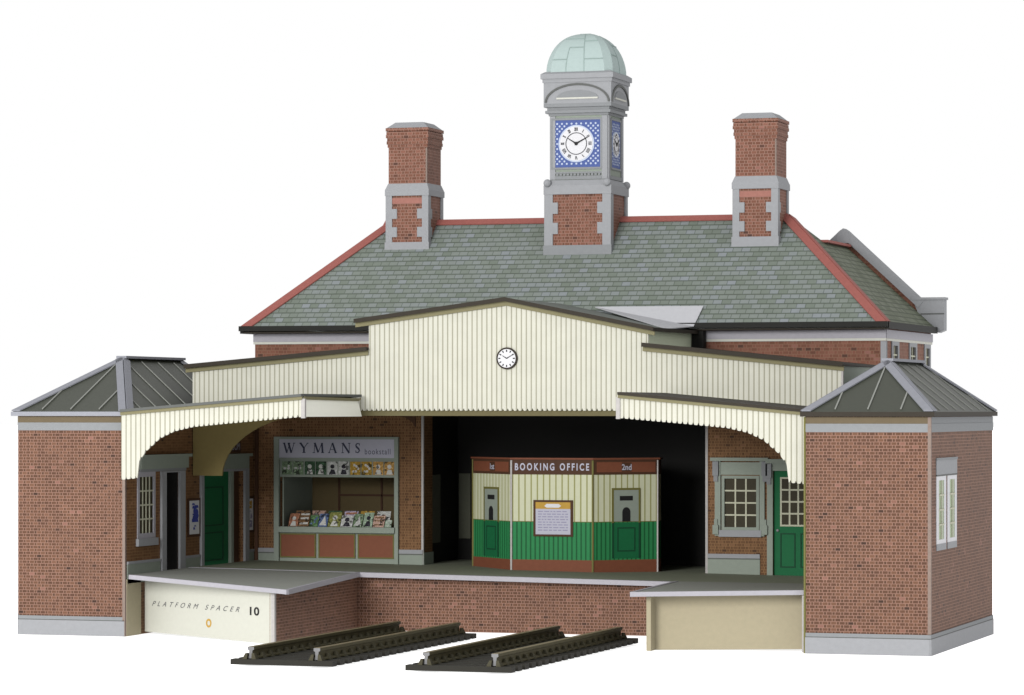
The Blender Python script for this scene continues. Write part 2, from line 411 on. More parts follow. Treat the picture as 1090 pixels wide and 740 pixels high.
# left pavilion, its platform side carries a window and two doorways
LX = -18.7; LY = .6; LW = -21.38
LP = thing('brick_pavilion', (-20.0,4.5,0), 'red brick pavilion left of the tracks, with blank front wall and hipped glazed roof', 'pavilion')
F = Front(LY); pav_wall(LP, F, (LW,LX), (0,PAVZ), [], M['brick']); bands(LP, F, (LW,LX), PAVZ)
MB().box(LW,LW+.12,LY+.122,8.38,0,PAVZ).build('wall', M['brick'], LP)
MB().box(LX-.05,LX+.016,LY-.024,LY+.05,.0,PAVZ-.1).build('corner_edge', M['edge_dull'], LP)
F = Right(LX)
win = (1.28,2.3,2.2,3.74); d1 = (2.86,3.66,1.2,3.70); d2 = (5.12,7.72,1.2,3.66)
wall(MB(), F, (LY+.122,8.38), (0,5.2), [win,d1,d2], .14).build('wall', M['brick_old'], LP)
fb(MB(),F,LY+.05,1.45,0,1.30,.0,.03).build('plain_card_end', M['card_tan'], LP)
# skirtings between the openings
for a, b in ((LY+.1,2.56),(3.98,4.92),(7.98,8.36)):
    s = fb(MB(),F,a,b,1.2,1.64,0,.03).build('skirting', M['stone_green'], LP); fb(MB(),F,a,b,1.64,1.70,0,.045).build('moulding', M['stone'], s)
wo = sash_window(LP, F, 1.28, 2.3, 2.2, 3.74, 4, 4, M['deck_edge'], M['sash'], M['pane'], -.01, .17, fw=.12, depth=.03)
c = fb(MB(),F,1.36,4.1,3.80,4.06,0,.09).build('lintel', M['stone_green'], LP); fb(MB(),F,1.3,4.18,4.06,4.13,0,.15).build('moulding', M['stone_green'], c); fb(MB(),F,1.4,4.04,3.735,3.80,0,.05).build('moulding', M['stone_shade'], c)
dr = MB(); fb(dr,F,2.6,2.86,1.2,3.73,0,.06); fb(dr,F,3.66,3.98,1.2,3.73,0,.06); fb(dr,F,2.86,3.66,3.70,3.73,0,.06); do = dr.build('doorway', M['stone'], LP)
fb(MB(),F,2.86,3.66,1.2,3.70,-.6,-.5).build('dark_opening', M['dark'], do)  # near-black sheet painted in for the darkness behind the doorway
fb(MB(),F,2.862,2.89,1.2,3.698,-.5,-.004).build('reveal', M['dark'], do); fb(MB(),F,3.62,3.658,1.2,3.698,-.5,-.004).build('reveal', M['dark'], do)  # jamb liners coloured near-black so the reveals look unlit
c = fb(MB(),F,4.98,7.9,3.725,4.02,0,.09).build('lintel', M['stone_green'], LP); fb(MB(),F,4.9,7.98,4.02,4.09,0,.15).build('moulding', M['stone_green'], c)
dr = MB(); fb(dr,F,4.96,5.12,1.2,3.72,0,.06); fb(dr,F,7.72,7.98,1.2,3.72,0,.06); fb(dr,F,5.12,7.72,3.66,3.72,0,.06); do = dr.build('doorway', M['stone'], LP)
x = MB(); fb(x,F,5.12,7.0,1.2,3.66,-.14,-.1); gd = x.build('door', M['green'], LP)
fb(MB(),F,7.0,7.72,1.2,3.66,-.2,-.12).build('reveal', M['brown_dark'], do)
fb(MB(),F,7.0,7.16,1.2,3.66,-.12,-.02).build('door_post', M['stone_green'], do)
x = MB()
for a, b, z0, z1 in ((5.42,6.66,1.5,2.2),(5.42,6.66,2.35,3.3)):
    for q in ((a,b,z0,z0+.03),(a,b,z1-.03,z1),(a,a+.06,z0+.03,z1-.03),(b-.06,b,z0+.03,z1-.03)): fb(x,F,*q,-.1,-.085)
x.build('door_moulding', M['green_dark'], gd)
hip_glass_roof(LP, LW-.10, LX+.07, LY-.08, 8.2, 5.13, 6.4, 3.5, 6.9, M['lead'])
# wall things on the left pavilion
def poster(label, u0, u1, z0, z1, F, seed, inks):
    r = random.Random(seed); c = F((u0+u1)/2, z0, 0)
    t = thing('poster', c, label, 'poster')
    fb(MB(),F,u0,u1,z0,z1,0,.03).build('frame', M['brown_dark'], t)
    p = fb(MB(),F,u0+.08,u1-.08,z0+.06,z1-.06,.03,.036).build('sheet', M['white'], t)
    for ink, zz0, zz1, n in inks:
        mb = MB()
        for i in range(n):
            a = r.uniform(u0+.16,u1-.4); b = min(u1-.15, a+r.uniform(.12,.45)); z = r.uniform(zz0,zz1); h = r.uniform(.02,.07)
            dd = .037+.0008*i
            mb.face([F(a,z,dd), F(b,z,dd), F(b-.05,z+h,dd), F(a+.02,z+h,dd)])
        mb.build('print', M[ink], p)
    return t
poster('narrow framed poster with blue print on the brick between the dark doorway and green door', 4.2, 4.94, 2.14, 3.06, F, 3, [('poster_ink',2.3,2.9,26)])
poster('narrow framed poster with yellow heading right of the green door near the corner', 7.72+.26, 8.36, 2.12, 3.02, F, 5, [('yellow',2.72,2.86,8), ('lilac_ink',2.25,2.65,14)])
ts = thing('station_sign', F(6.9,4.12,.02), 'small dark sign with white letters above the green door', 'sign')
fb(MB(),F,5.6,7.5,4.13,4.4,.0,.03).build('board', M['brown_dark'], ts)
text('WAITING ROOM', F, 5.68, 7.42, 4.265, .17, M['sign'], ts, d=.034)

# ------------------------------------------------------------------ main building
SB = thing('station_building', (-10.7,11.2,0), 'red brick station building with grey slate hipped roof, red ridge tiles and two chimneys', 'building')
X0, X1, YF, YB = -18.66, -2.7, 8.4, 14.05
F = Front(YF)
bst = (-17.99,-14.94,1.2,4.5); dor = (-5.4,-4.2,1.2,3.72); rw = (-6.62,-5.79,2.32,3.56)
w = MB(); wall(w, F, (X0-.16,-14.22), (0,5.6), [bst], .16); w.build('wall', M['brick_old'], SB)
w = MB(); wall(w, F, (-7.04,X1), (0,5.6), [dor,rw], .16); w.build('wall', M['brick_old'], SB)
MB().box(X0,X1,YF,YF+.16,5.6,7.1).build('wall', M['brick_far'], SB)
Fr = Right(X1)
sw = [(9.1,9.95),(11.2,12.15),(13.1,13.9)]
wall(MB(), Fr, (YF+.17,YB), (0,7.1), [(a,b,6.1,6.86) for a, b in sw], .16).build('wall', M['brick_far'], SB)
MB().box(X0,X0+.16,YF+.165,YB,0,7.1).build('wall', M['brick_far'], SB)
MB().box(X0+.165,X1-.165,YB-.16,YB,0,7.1).build('wall', M['brick_far'], SB)
for a, b in sw: sash_window(SB, Fr, a, b, 6.1, 6.86, 2, 2, M['stone'], M['sash'], M['pane'], -.02, .08, fw=.16, depth=.05)
for fr, us in ((F,(X0-.03,X1+.03)), (Fr,(YF,YB))):
    c = fb(MB(),fr,us[0],us[1],6.86,7.06,.0,.05).build('cornice', M['deck_edge'], SB); fb(MB(),fr,us[0]-.0,us[1]+.0,6.80,6.86,.0,.035).build('moulding', M['cream'], c)
MB().box(X1-.1,X1+.03,YF-.035,YF-.002,5.8,6.79).build('quoin_strip', M['stone'], SB)
MB().box(X1+.002,X1+.03,YF,YF+.12,5.8,6.79).build('quoin_strip', M['stone_shade'], SB)
# returns into the dark hall
w = MB(); w.box(-14.38,-14.22,YF+.165,9.1,0,5.6); w.build('wall_return', M['brick_old'], SB)
s = MB().box(-14.21,-14.19,YF-.02,9.1,1.15,1.66).build('skirting', M['stone_green'], SB)
MB().box(-14.26,-14.205,YF-.02,YF+.04,1.1,5.2).build('corner_edge', M['edge'], SB)
MB().box(-7.06,-7.0,YF-.025,YF+.04,1.1,5.2).build('corner_edge', M['edge'], SB)
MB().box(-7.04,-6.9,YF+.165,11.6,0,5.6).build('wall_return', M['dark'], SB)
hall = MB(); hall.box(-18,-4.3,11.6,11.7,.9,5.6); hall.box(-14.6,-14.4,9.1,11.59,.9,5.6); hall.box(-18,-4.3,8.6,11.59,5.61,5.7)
ho = hall.build('hall_lining', M['dark'], SB)  # lining coloured near-black to keep the hall dark
MB().box(-14.398,-14.37,9.35,10.15,1.85,3.55).build('door_panel', M['dark_panel'], ho)
for a, b in ((-14.36,-14.05),(-13.62,-12.6)):
    MB().box(a+.0,b,11.55,11.595,1.9,3.55).build('door_panel', M['dark_panel'], ho)
for a, b in ((-18.66,-18.14),(-14.86,-14.22),(-7.0,-5.72)):
    s = fb(MB(),F,a,b,1.1,1.62,0,.03).build('skirting', M['stone_green'], SB); fb(MB(),F,a,b,1.63,1.73,0,.045).build('moulding', M['stone'], s); fb(MB(),F,a,b,1.6,1.632,0,.034).build('joint_line', M['skirt_line'], s)
MB().box(-18.64,-18.56,YF-.08,YF-.01,1.2,5.3).build('downpipe', M['brown_dark'], SB)
# window beside the green door
wd = sash_window(SB, F, -6.66, -5.74, 2.3, 3.6, 3, 4, M['stone_green'], M['sash'], M['pane'], -.03, .16, fw=.07, depth=.06)
f = MB(); fb(f,F,-6.82,-6.68,2.16,3.95,0,.06); fb(f,F,-5.72,-5.6,2.16,3.95,0,.06); fb(f,F,-6.68,-5.72,3.62,3.92,0,.045); f.build('surround', M['stone_green'], wd)
fb(MB(),F,-6.92,-5.5,3.95,4.03,0,.12).build('moulding', M['stone_green'], wd)
for a in (-6.86,-5.66):
    b = MB(); fb(b,F,a,a+.14,3.6,3.94,.06,.13); fb(b,F,a+.02,a+.12,3.46,3.6,.06,.1); b.build('bracket', M['stone_shade'], wd)
    b = MB(); fb(b,F,a,a+.14,2.2,2.42,.06,.12); fb(b,F,a+.03,a+.11,2.42,2.56,.06,.09); b.build('bracket', M['stone_green'], wd)
f = MB(); fb(f,F,-5.54,-5.4,1.15,3.9,0,.06); fb(f,F,-4.2,-4.06,1.15,3.9,0,.06); fb(f,F,-5.4,-4.2,3.72,3.9,0,.06); do = f.build('doorway', M['stone_green'], SB)
fb(MB(),F,-5.56,-4.0,3.9,4.0,0,.14).build('moulding', M['stone_green'], do)
for a in (-5.56,):
    b = MB(); fb(b,F,a,a+.14,3.55,3.89,.06,.13); fb(b,F,a+.02,a+.12,3.4,3.55,.06,.1); b.build('bracket', M['stone_shade'], do)
dd = fb(MB(),F,-5.4,-4.2,1.15,3.72,-.12,-.05).build('door', M['green'], SB)
fb(MB(),F,-5.22,-4.38,2.42,3.55,-.05,-.042).build('pane', M['pane'], dd)
b = MB()
for i in range(0,5): x = -5.22+.21*i; fb(b,F,x-.02,x+.02,2.42,3.55,-.042,-.03)
for j in range(0,5): z = 2.42+.2825*j; fb(b,F,-5.24,-4.36,z-.02,z+.02,-.042,-.028)
b.build('glazing_bars', M['sash'], dd)
b = MB()
for a0, a1 in ((-5.24,-4.87),(-4.75,-4.38)):
    for q in ((a0,a1,1.42,1.45),(a0,a1,2.21,2.24),(a0,a0+.03,1.45,2.21),(a1-.03,a1,1.45,2.21)): fb(b,F,*q,-.05,-.035)
b.build('door_moulding', M['green_dark'], dd)
MB().sphere((-5.3,YF+.03,2.3),.035,8,6).build('handle', M['stone'], dd)

# roof
EX0, EX1, EY0, EY1, ZE, ZR, YR = -18.84, -2.58, 7.98, 14.25, 7.22, 9.95, 11.12
RX0, RX1 = -16.05, -5.68
A = (EX0,EY0,ZE); B = (EX1,EY0,ZE); Cc = (EX1,EY1,ZE); D = (EX0,EY1,ZE); R0 = (RX0,YR,ZR); R1 = (RX1,YR,ZR)
r = MB(); r.face([A,B,R1,R0]); r.face([Cc,D,R0,R1]); r.face([D,A,R0]); r.face([D,Cc,B,A])
roof = r.build('roof', M['slate'], SB)
wz = 9.3; wx = -4.87
r = MB(); r.face([B,(EX1,14.02,ZE),(wx,14.02,wz),(wx,11.35,wz),R1]); r.face([(wx,14.02,wz),(-7.9,14.02,ZE),(-7.9,12.5,ZE+.1),(wx,11.35,wz)])
r.build('wing_slope', M['slate_side'], roof)
def tiles(p, q, name='ridge_tile', w=.24, n=None):
    MB().bar(p, q, w, .06, lift=.0).build(name, M['ridge'], roof)
FS = Vector((0,1,(ZR-ZE)/(YR-EY0))); LS = Vector((1,0,(ZR-ZE)/(RX0-EX0))); RS = Vector((-1,0,(ZR-ZE)/(EX1-RX1)))
R_ = M['ridge']
slope_strip(A, R0, (1,0,0), 0, .22, 'hip_tiles', R_, roof); slope_strip(A, R0, (0,1,0), 0, .2, 'hip_tiles', R_, roof, .016)
slope_strip(B, R1, (-1,0,0), 0, .2, 'hip_tiles', R_, roof); slope_strip(B, R1, (0,1,0), 0, .26, 'hip_tiles', R_, roof, .016)
m = MB(); nn = Vector((0,-FS.z,FS.y)).normalized(); fs = FS.normalized()
L = [Vector(R0)-fs*.2+nn*.02, Vector(R1)-fs*.2+nn*.02, Vector(R1)+nn*.02, Vector(R0)+nn*.02]; m.hexa(L+[a+nn*.03 for a in L]); m.build('ridge_tiles', R_, roof)
tiles(D, R0, 'hip_tiles'); 
tiles((RX0-.02,YR+.1,ZR-.04), (RX1+.02,YR+.1,ZR-.04), 'ridge_tiles', .2); tiles((wx,11.3,wz-.02), (wx,14.0,wz-.02), 'ridge_tiles', .3)
gt = MB(); gt.box(EX0-.06,EX1+.04,EY0-.08,EY0+.02,ZE-.1,ZE+.025); gt.box(EX1-.03,EX1+.06,EY0+.02,14.0,ZE-.14,ZE+.02); gt.box(EX0-.06,EX0+.03,EY0+.02,EY1,ZE-.16,ZE+.03)
gt.build('gutter', M['black'], SB)
MB().box(EX0,EX1,EY0+.03,YF-.06,ZE-.155,ZE-.12).build('soffit', M['fascia'], SB)
# rear gable parapet of the cross wing
YG0, YG1 = 14.05, 14.3
gp = MB().front([(-7.4,7.3),(-2.5,7.3),(-2.5,7.55),(-4.93,9.6),(-7.4,7.55)], YG0, YG1-.02).build('gable', M['brick_far'], SB)
for a, b in (((-2.95,7.95),(-4.93,9.72)), ((-7.0,7.9),(-4.93,9.72))):
    MB().bar((a[0],14.17,a[1]-.14), (b[0],14.17,b[1]-.08), .40, .2, up=(0,0,1), lift=-.1).build('coping', M['stone'], gp)
MB().front([(-5.12,9.38),(-4.74,9.38),(-4.80,9.66),(-4.93,9.755),(-5.06,9.66)], 13.96, 14.376).build('coping', M['stone'], gp)
k = MB().front([(-3.15,7.93),(-3.0,7.55),(-2.5,7.1),(-2.36,7.16),(-2.36,7.93)], YG0-.06, YG1+.06).build('kneeler', M['stone'], gp)
fb(MB(),Front(YG0-.06),-2.95,-2.35,7.56,7.59,0,.01).build('joint_line', M['moulding'], k)
MB().box(-3.18,-2.33,YG0-.1,YG1+.1,7.93,7.99).build('moulding', M['stone'], k)

# chimneys (parts of the building)
def quoins(mb, F, u0, u1, zs, w, h, d=.02):
    for z in zs: fb(mb,F,u0,u0+w,z,z+h,0,d); fb(mb,F,u1-w,u1,z,z+h,0,d)
def chimney(x0, y0):
    w, dp = 1.14, 1.2; zb = 9.22
    x1, y1 = x0+w, y0+dp
    cb = MB().box(x0+.03,x1-.03,y0+.03,y1-.03,zb-.7,10.56).build('chimney', M['brick_chimney'], SB)
    st = MB(); st.box(x0-.02,x1+.02,y0-.02,y1+.02,zb-.75,zb+.17); st.build('stone_foot', M['stone'], cb)
    F1 = Front(y0+.03); F2 = Right(x1-.03)
    q = MB(); fb(q,F1,x0,x0+.17,zb+.17,10.56,0,.03); [fb(q,F1,x0+.17,x0+.3,z,z+.25,0,.03) for z in (9.52,9.98)]; q.build('quoins', M['stone'], cb)
    q = MB(); fb(q,F1,x1-.17,x1,zb+.17,10.56,0,.03); [fb(q,F1,x1-.3,x1-.17,z,z+.25,0,.03) for z in (9.52,9.98)]
    fb(q,F2,y0+.03,y0+.2,zb+.17,10.56,0,.03); [fb(q,F2,y0+.2,y0+.3,z,z+.25,0,.03) for z in (9.52,9.98)]; q.build('quoins', M['stone'], cb)
    q = MB(); fb(q,F2,y1-.2,y1-.03,zb+.17,10.56,0,.03); q.build('quoins', M['stone'], cb)
    fb(MB(),F1,x0+.17,x1-.17,10.36,10.5,0,.012).build('soldier_course', M['soldier'], cb)
    c = MB(); c.box(x0-.015,x1+.015,y0-.015,y1+.015,10.56,10.70); c.frustum((x0-.015,x1+.015,y0-.015,y1+.015),10.70,(x0+.05,x1-.05,y0+.05,y1-.05),10.87); c.build('stone_collar', M['stone'], cb)
    s = MB().box(x0+.06,x1-.06,y0+.06,y1-.06,10.86,11.78).build('stack', M['brick_chimney'], SB)
    co = MB()
    for i, (z, e) in enumerate(((11.78,.04),(11.86,.02),(11.94,.03),(12.02,.005),(12.1,.015),(12.19,.0))): co.box(x0+e,x1-e,y0+e,y1-e,z,z+.078 if i<5 else 12.27)
    co.build('corbel', M['brick_chimney'], s)
    MB().frustum((x0+.02,x1-.02,y0+.02,y1-.02),12.272,(x0+.2,x1-.2,y0+.18,y1-.18),12.42).build('cap', M['stone'], s)
    MB().box(x1-.09,x1-.055,y0+.055,y0+.09,10.88,11.76).build('corner_edge', M['edge_dull'], s)
chimney(-15.88,10.28); chimney(-6.86,10.22)

# ------------------------------------------------------------------ clock tower
CT = thing('clock_tower', (-10.7,11.0,8.6), 'stone and brick clock tower with pale green dome and blue clock faces on roof', 'clock tower')
x0,x1,y0,yb = -11.62,-9.90,10.05,11.62
bb = MB().box(x0+.04,x1-.04,y0+.04,yb-.04,8.3,10.5).build('brick_base', M['brick_chimney'], CT)
MB().box(x0-.02,x1+.02,y0-.02,yb+.02,8.3,9.24).build('stone_foot', M['stone_shade'], bb)
F1 = Front(y0+.04); F2 = Right(x1-.04)
q = MB(); fb(q,F1,x0,x0+.22,9.24,10.5,0,.04); [fb(q,F1,x0+.22,x0+.35,z,z+.28,0,.04) for z in (9.52,10.02)]; q.build('quoins', M['stone'], bb)
q = MB(); fb(q,F1,x1-.22,x1,9.24,10.5,0,.04); [fb(q,F1,x1-.35,x1-.22,z,z+.28,0,.04) for z in (9.52,10.02)]; fb(q,F2,y0+.04,y0+.24,9.24,10.5,0,.04); q.build('quoins', M['stone'], bb)
q = MB(); fb(q,F2,yb-.24,yb-.04,9.24,10.5,0,.04); q.build('quoins', M['stone'], bb)
md = MB(); md.box(x0-.012,x1+.012,y0-.012,yb+.012,10.5,10.72); md.frustum((x0-.012,x1+.012,y0-.012,yb+.012),10.72,(x0+.09,x1-.09,y0+.09,yb-.09),10.86); md = md.build('stone_collar', M['stone'], CT)
for p in ((x0+.09,y0-.02),(x1-.09,y0-.02),(x1-.02,yb-.09)):
    MB().sphere((p[0],p[1],10.78),.1).build('ball_finial', M['stone'], md, True)
ux0,ux1,uy0,uyb = x0+.12,x1-.12,y0+.12,yb-.12
MB().box(ux0,ux1,uy0,uyb,10.86,12.45).build('clock_stage', M['stone_green'], CT)
F1 = Front(uy0); F2 = Right(ux1)
for a, b in ((ux0,ux0+.14),(ux1-.14,ux1)): fb(MB(),F1,a,b,10.87,12.44,0,.03).build('pilaster', M['stone'], CT)
for a, b in ((uy0,uy0+.16),(uyb-.16,uyb)): fb(MB(),F2,a,b,10.87,12.44,0,.03).build('pilaster', M['stone'], CT)
q = MB(); fb(q,F1,ux0+.14,ux1-.14,10.87,10.96,0,.04); fb(q,F1,ux0+.14,ux1-.14,11.02,11.06,0,.03); fb(q,F2,uy0+.16,uyb-.16,10.87,10.96,0,.04)
n = 13
for i in range(n): u = ux0+.2+(ux1-ux0-.4)*i/(n-1); fb(q,F1,u-.03,u+.03,10.965,11.015,0,.05)
q.build('moulding', M['stone_shade'], CT)
def clock_face(F, u0, u1, z0, z1, name='clock_face'):
    uc, zc = (u0+u1)/2, (z0+z1)/2; W = u1-u0; Hh = z1-z0; r = min(W,Hh)*.365
    p = fb(MB(),F,u0,u1,z0,z1,0,.02).build(name, M['blue'], CT)
    f = MB(); 
    for q in ((u0-.05,u1+.05,z1,z1+.05),(u0-.05,u1+.05,z0-.05,z0),(u0-.05,u0,z0,z1),(u1,u1+.05,z0,z1)): fb(f,F,*q,0,.035)
    f.build('frame', M['stone_shade'], p)
    dts = MB(); st = .062
    for i in range(-9,10):
        for j in range(-9,10):
            if (i+j) % 2: continue
            du, dz = i*st, j*st
            if abs(du) > W/2-.05 or abs(dz) > Hh/2-.05 or math.hypot(du,dz) < r+.06: continue
            dts.disc(F,(uc+du,zc+dz),.026,.02,.026,8)
    dts.build('dots', M['pale_blue'], p)
    MB().disc(F,(uc,zc),r+.035,.02,.03,40).build('dial_rim', M['pale_blue'], p)
    MB().disc(F,(uc,zc),r,.03,.036,40).build('dial', M['white'], p)
    MB().ring(F,(uc,zc),r*.60,r*.65,.036,.041,40).build('dial_ring', M['ink_soft'], p)
    nm = MB(); num = ['XII','I','II','III','IIII','V','VI','VII','VIII','IX','X','XI']
    for h in range(12):
        a = math.pi/2-h*math.pi/6; wd = .028+.011*min(4,len(num[h])); c = Vector((math.cos(a),math.sin(a))); tt = Vector((-c.y,c.x))
        ns = len(num[h])
        for s in range(ns):
            o = tt*(s-(ns-1)/2)*.030*-1
            a0 = Vector((uc,zc))+c*r*.73+o; a1 = Vector((uc,zc))+c*r*.93+o; hw = tt*.010
            sk = tt*.012 if num[h][s] in 'VX' else tt*0
            nm.face([F(*(a0-hw-sk),.041),F(*(a1-hw+sk),.041),F(*(a1+hw+sk),.041),F(*(a0+hw-sk),.041)][::-1])
            if num[h][s] == 'X': nm.face([F(*(a0-hw+sk),.042),F(*(a1-hw-sk),.042),F(*(a1+hw-sk),.042),F(*(a0+hw+sk),.042)][::-1])
    nm.build('numerals', M['ink_soft'], p)
    for ang, L, w in ((90-62,.74,.024),(90+58,.62,.02)):
        c = Vector((math.cos(math.radians(ang)),math.sin(math.radians(ang)))); tt = Vector((-c.y,c.x))*w; b0 = Vector((uc,zc))-c*r*.1; e = Vector((uc,zc))+c*r*L
        m = MB(); m.prism([tuple(b0-tt),tuple(e-tt*.35),tuple(e+tt*.35),tuple(b0+tt)], lambda a,b: F(a,b,.054), lambda a,b: F(a,b,.044)); m.build('hand', M['ink'], p)
    MB().disc(F,(uc,zc),.045,.05,.06,12).build('boss', M['ink'], p)
clock_face(F1, -11.43,-10.20, 11.17, 12.34)
clock_face(F2, uy0+.27, uyb-.27, 11.17, 12.34)
# entablature
e = MB()
for z, zt, ex in ((12.45,12.51,.03),(12.51,12.58,.10),(12.58,12.66,.06),(12.66,12.75,.13)): e.box(ux0-ex,ux1+ex,uy0-ex,uyb+ex,z,zt)
e.build('moulding', M['stone_shade'], CT)
fz = MB().box(x0-.01,x1+.01,y0-.01,yb+.01,12.75,13.27).build('frieze', M['stone'], CT)
def arch(F, u0, u1, z0, rise, t, d):
    uc = (u0+u1)/2; w = (u1-u0)/2; mb = MB(); n = 20
    for i in range(n):
        a, b = math.pi*i/n, math.pi*(i+1)/n
        q = [(uc+w*math.cos(a), z0+rise*math.sin(a)),(uc+w*math.cos(b), z0+rise*math.sin(b)),(uc+(w-t)*math.cos(b), z0+(rise-t)*math.sin(b)),(uc+(w-t)*math.cos(a), z0+(rise-t)*math.sin(a))]
        mb.face([F(*p,d) for p in q]); mb.face([F(*q[1],d),F(*q[0],d),F(*q[0],0),F(*q[1],0)]); mb.face([F(*q[3],d),F(*q[2],d),F(*q[2],0),F(*q[3],0)])
    return mb
Ff = Front(y0-.01); Fs = Right(x1+.01)
arch(Ff,x0+.02,x1-.02,12.77,.47,.05,.03).build('arch', M['moulding'], fz); arch(Fs,y0+.02,yb-.02,12.77,.47,.06,.03).build('arch', M['moulding'], fz)
for Fx, a, b in ((Ff,x0,x1),(Fs,y0,yb)):
    uc = (a+b)/2; w = (b-a)*.31
    pts = [(uc+w*math.cos(math.pi*i/14), 12.88+.19*math.sin(math.pi*i/14)) for i in range(15)]
    MB().prism(pts, lambda u,z: Fx(u,z,.018), lambda u,z: Fx(u,z,0)).build('tympanum', M['stone_shade'], fz)
    fb(MB(),Fx,uc-w,uc+w,12.85,12.89,0,.03).build('sill', M['cream'], fz)
cp = MB(); cp.box(x0-.035,x1+.035,y0-.035,yb+.035,13.27,13.36); cp.box(x0-.075,x1+.075,y0-.075,yb+.075,13.36,13.48); cp.frustum((x0-.075,x1+.075,y0-.075,yb+.075),13.48,(x0+.02,x1-.02,y0+.02,yb-.02),13.54)
cp.build('cornice', M['stone'], CT)
# dome: square plan with cut corners
cxm, cym = (x0+x1)/2, (y0+yb)/2; hw, hd_ = .86, .78; ch = .17
def dring(k, z):
    w, d = hw*k, hd_*k; c = ch*min(1,k*1.1)
    return [(cxm-w+c,cym-d,z),(cxm+w-c,cym-d,z),(cxm+w,cym-d+c,z),(cxm+w,cym+d-c,z),(cxm+w-c,cym+d,z),(cxm-w+c,cym+d,z),(cxm-w,cym+d-c,z),(cxm-w,cym-d+c,z)]
dm = MB(); N = 14; rings = []
for i in range(N+1):
    a = math.pi/2*i/N; rings.append(dring(max(.16,math.cos(a)**.86), 13.5+1.03*math.sin(a)))
for i in range(N):
    for j in range(8): k = (j+1) % 8; dm.face([rings[i][j],rings[i][k],rings[i+1][k],rings[i+1][j]])
dm.face(rings[N])
dome = dm.build('dome', M['copper'], CT)
sm = MB()
def dpt(i, f, side=0):
    R = rings[i]; a, b = Vector(R[side]), Vector(R[(side+1)%8]); return a+(b-a)*f
def seam_v(f, i0, i1, side=0):
    for i in range(i0,i1):
        a, b = dpt(i,f,side), dpt(i+1,f,side); sm.bar(a, b, .018, .008, up=((0,-1,.4) if side == 0 else (1,0,.4)))
def seam_h(i, f0, f1, side=0): sm.bar(dpt(i,f0,side), dpt(i,f1,side), .022, .012, up=((0,-1,.4) if side == 0 else (1,0,.4)))
seam_v(.28,0,6); seam_v(.62,0,12); seam_h(6,.28,.62); seam_h(3,0,.28); seam_h(3,.62,1); seam_h(9,.0,.62); seam_h(8,.62,1)
seam_v(.5,0,11,2); seam_h(4,.0,.5,2); seam_h(7,.5,1,2)
sm.build('seam', M['seam'], dome)

# ------------------------------------------------------------------ platforms
def pz(x): return 1.26+.014*(-7-x)
CP = thing('platform', (-10.6,4.5,0), 'long back platform with brick face closing the track ends', 'platform')
yb_, ye = 4.12, 12.0
MB().slab([(-18.64,yb_+.12,pz(-18.64)),(-2.72,yb_+.12,pz(-2.72)),(-2.72,11.58,pz(-2.72)),(-18.64,11.58,pz(-18.64))], .1).build('deck', M['deck_in'], CP)
MB().slab([(-18.64,yb_,pz(-18.64)+.006),(-2.72,yb_,pz(-2.72)+.006),(-2.72,yb_+.2,pz(-2.72)+.006),(-18.64,yb_+.2,pz(-18.64)+.006)], .11).build('edging', M['deck_edge'], CP)
MB().front([(-14.58,0),(-6.0,0),(-6.0,pz(-6)-.11),(-14.58,pz(-14.58)-.11)], 4.45, 4.6).build('brick_face', M['brick'], CP)
# left platform
LPf = thing('platform', (-16.5,1.5,0), 'left platform with white card end and a brick side facing the track', 'platform')
A_ = (-18.64,.72,1.40); B_ = (-13.98,-1.22,1.225); C_ = (-14.3,4.1,pz(-14.3)+.0); D_ = (-18.64,4.1,pz(-18.64))
MB().slab([A_,B_,C_,D_], .06).build('deck', M['deck'], LPf)
e = MB(); e.bar(Vector(A_)+Vector((.03,-.04,-.092)), Vector(B_)+Vector((.0,-.04,-.092)), .08, .1); e.bar(Vector(B_)+Vector((-.04,.0,-.1)), Vector(C_)+Vector((-.04,0,-.1)), .09, .11)
e.build('edging', M['deck_edge'], LPf)
sp0 = (-18.62,1.55); sp1 = (-14.52,-.80)
Fp = Facet(sp0, sp1)
MB().prism([(0,.06),(Fp.w,.0),(Fp.w,1.17),(0,1.33)], lambda u,z: Fp(u,z,0), lambda u,z: Fp(u,z,-.08)).build('end_panel', M['card_white'], LPf)
ep = children(LPf)[-1]
text('PLATFORM', Fp, .28, 2.05, .72, .115, M['ink_soft'], ep, shear=.5, space=1.9)
text('SPACER', Fp, 2.28, 3.55, .715, .115, M['ink_soft'], ep, shear=.5, space=1.9)
text('10', Fp, 3.92, 4.26, .70, .19, M['ink'], ep, bold=.03, space=1.1)
MB().ring(Fp,(2.42,.36),.055,.10,0,.006,20).build('printed_ring', M['yellow'], ep)
MB().front([(-14.52,-.01),(-14.44,-.01),(-14.44,1.17),(-14.52,1.17)], -.88, -.78).build('corner_edge', M['edge'], LPf)
MB().prism([(-.76,.0),(4.44,.0),(4.44,1.25),(-.76,1.16)], lambda a,b: (-14.46,a,b), lambda a,b: (-14.6,a,b)).build('brick_side', M['brick'], LPf)
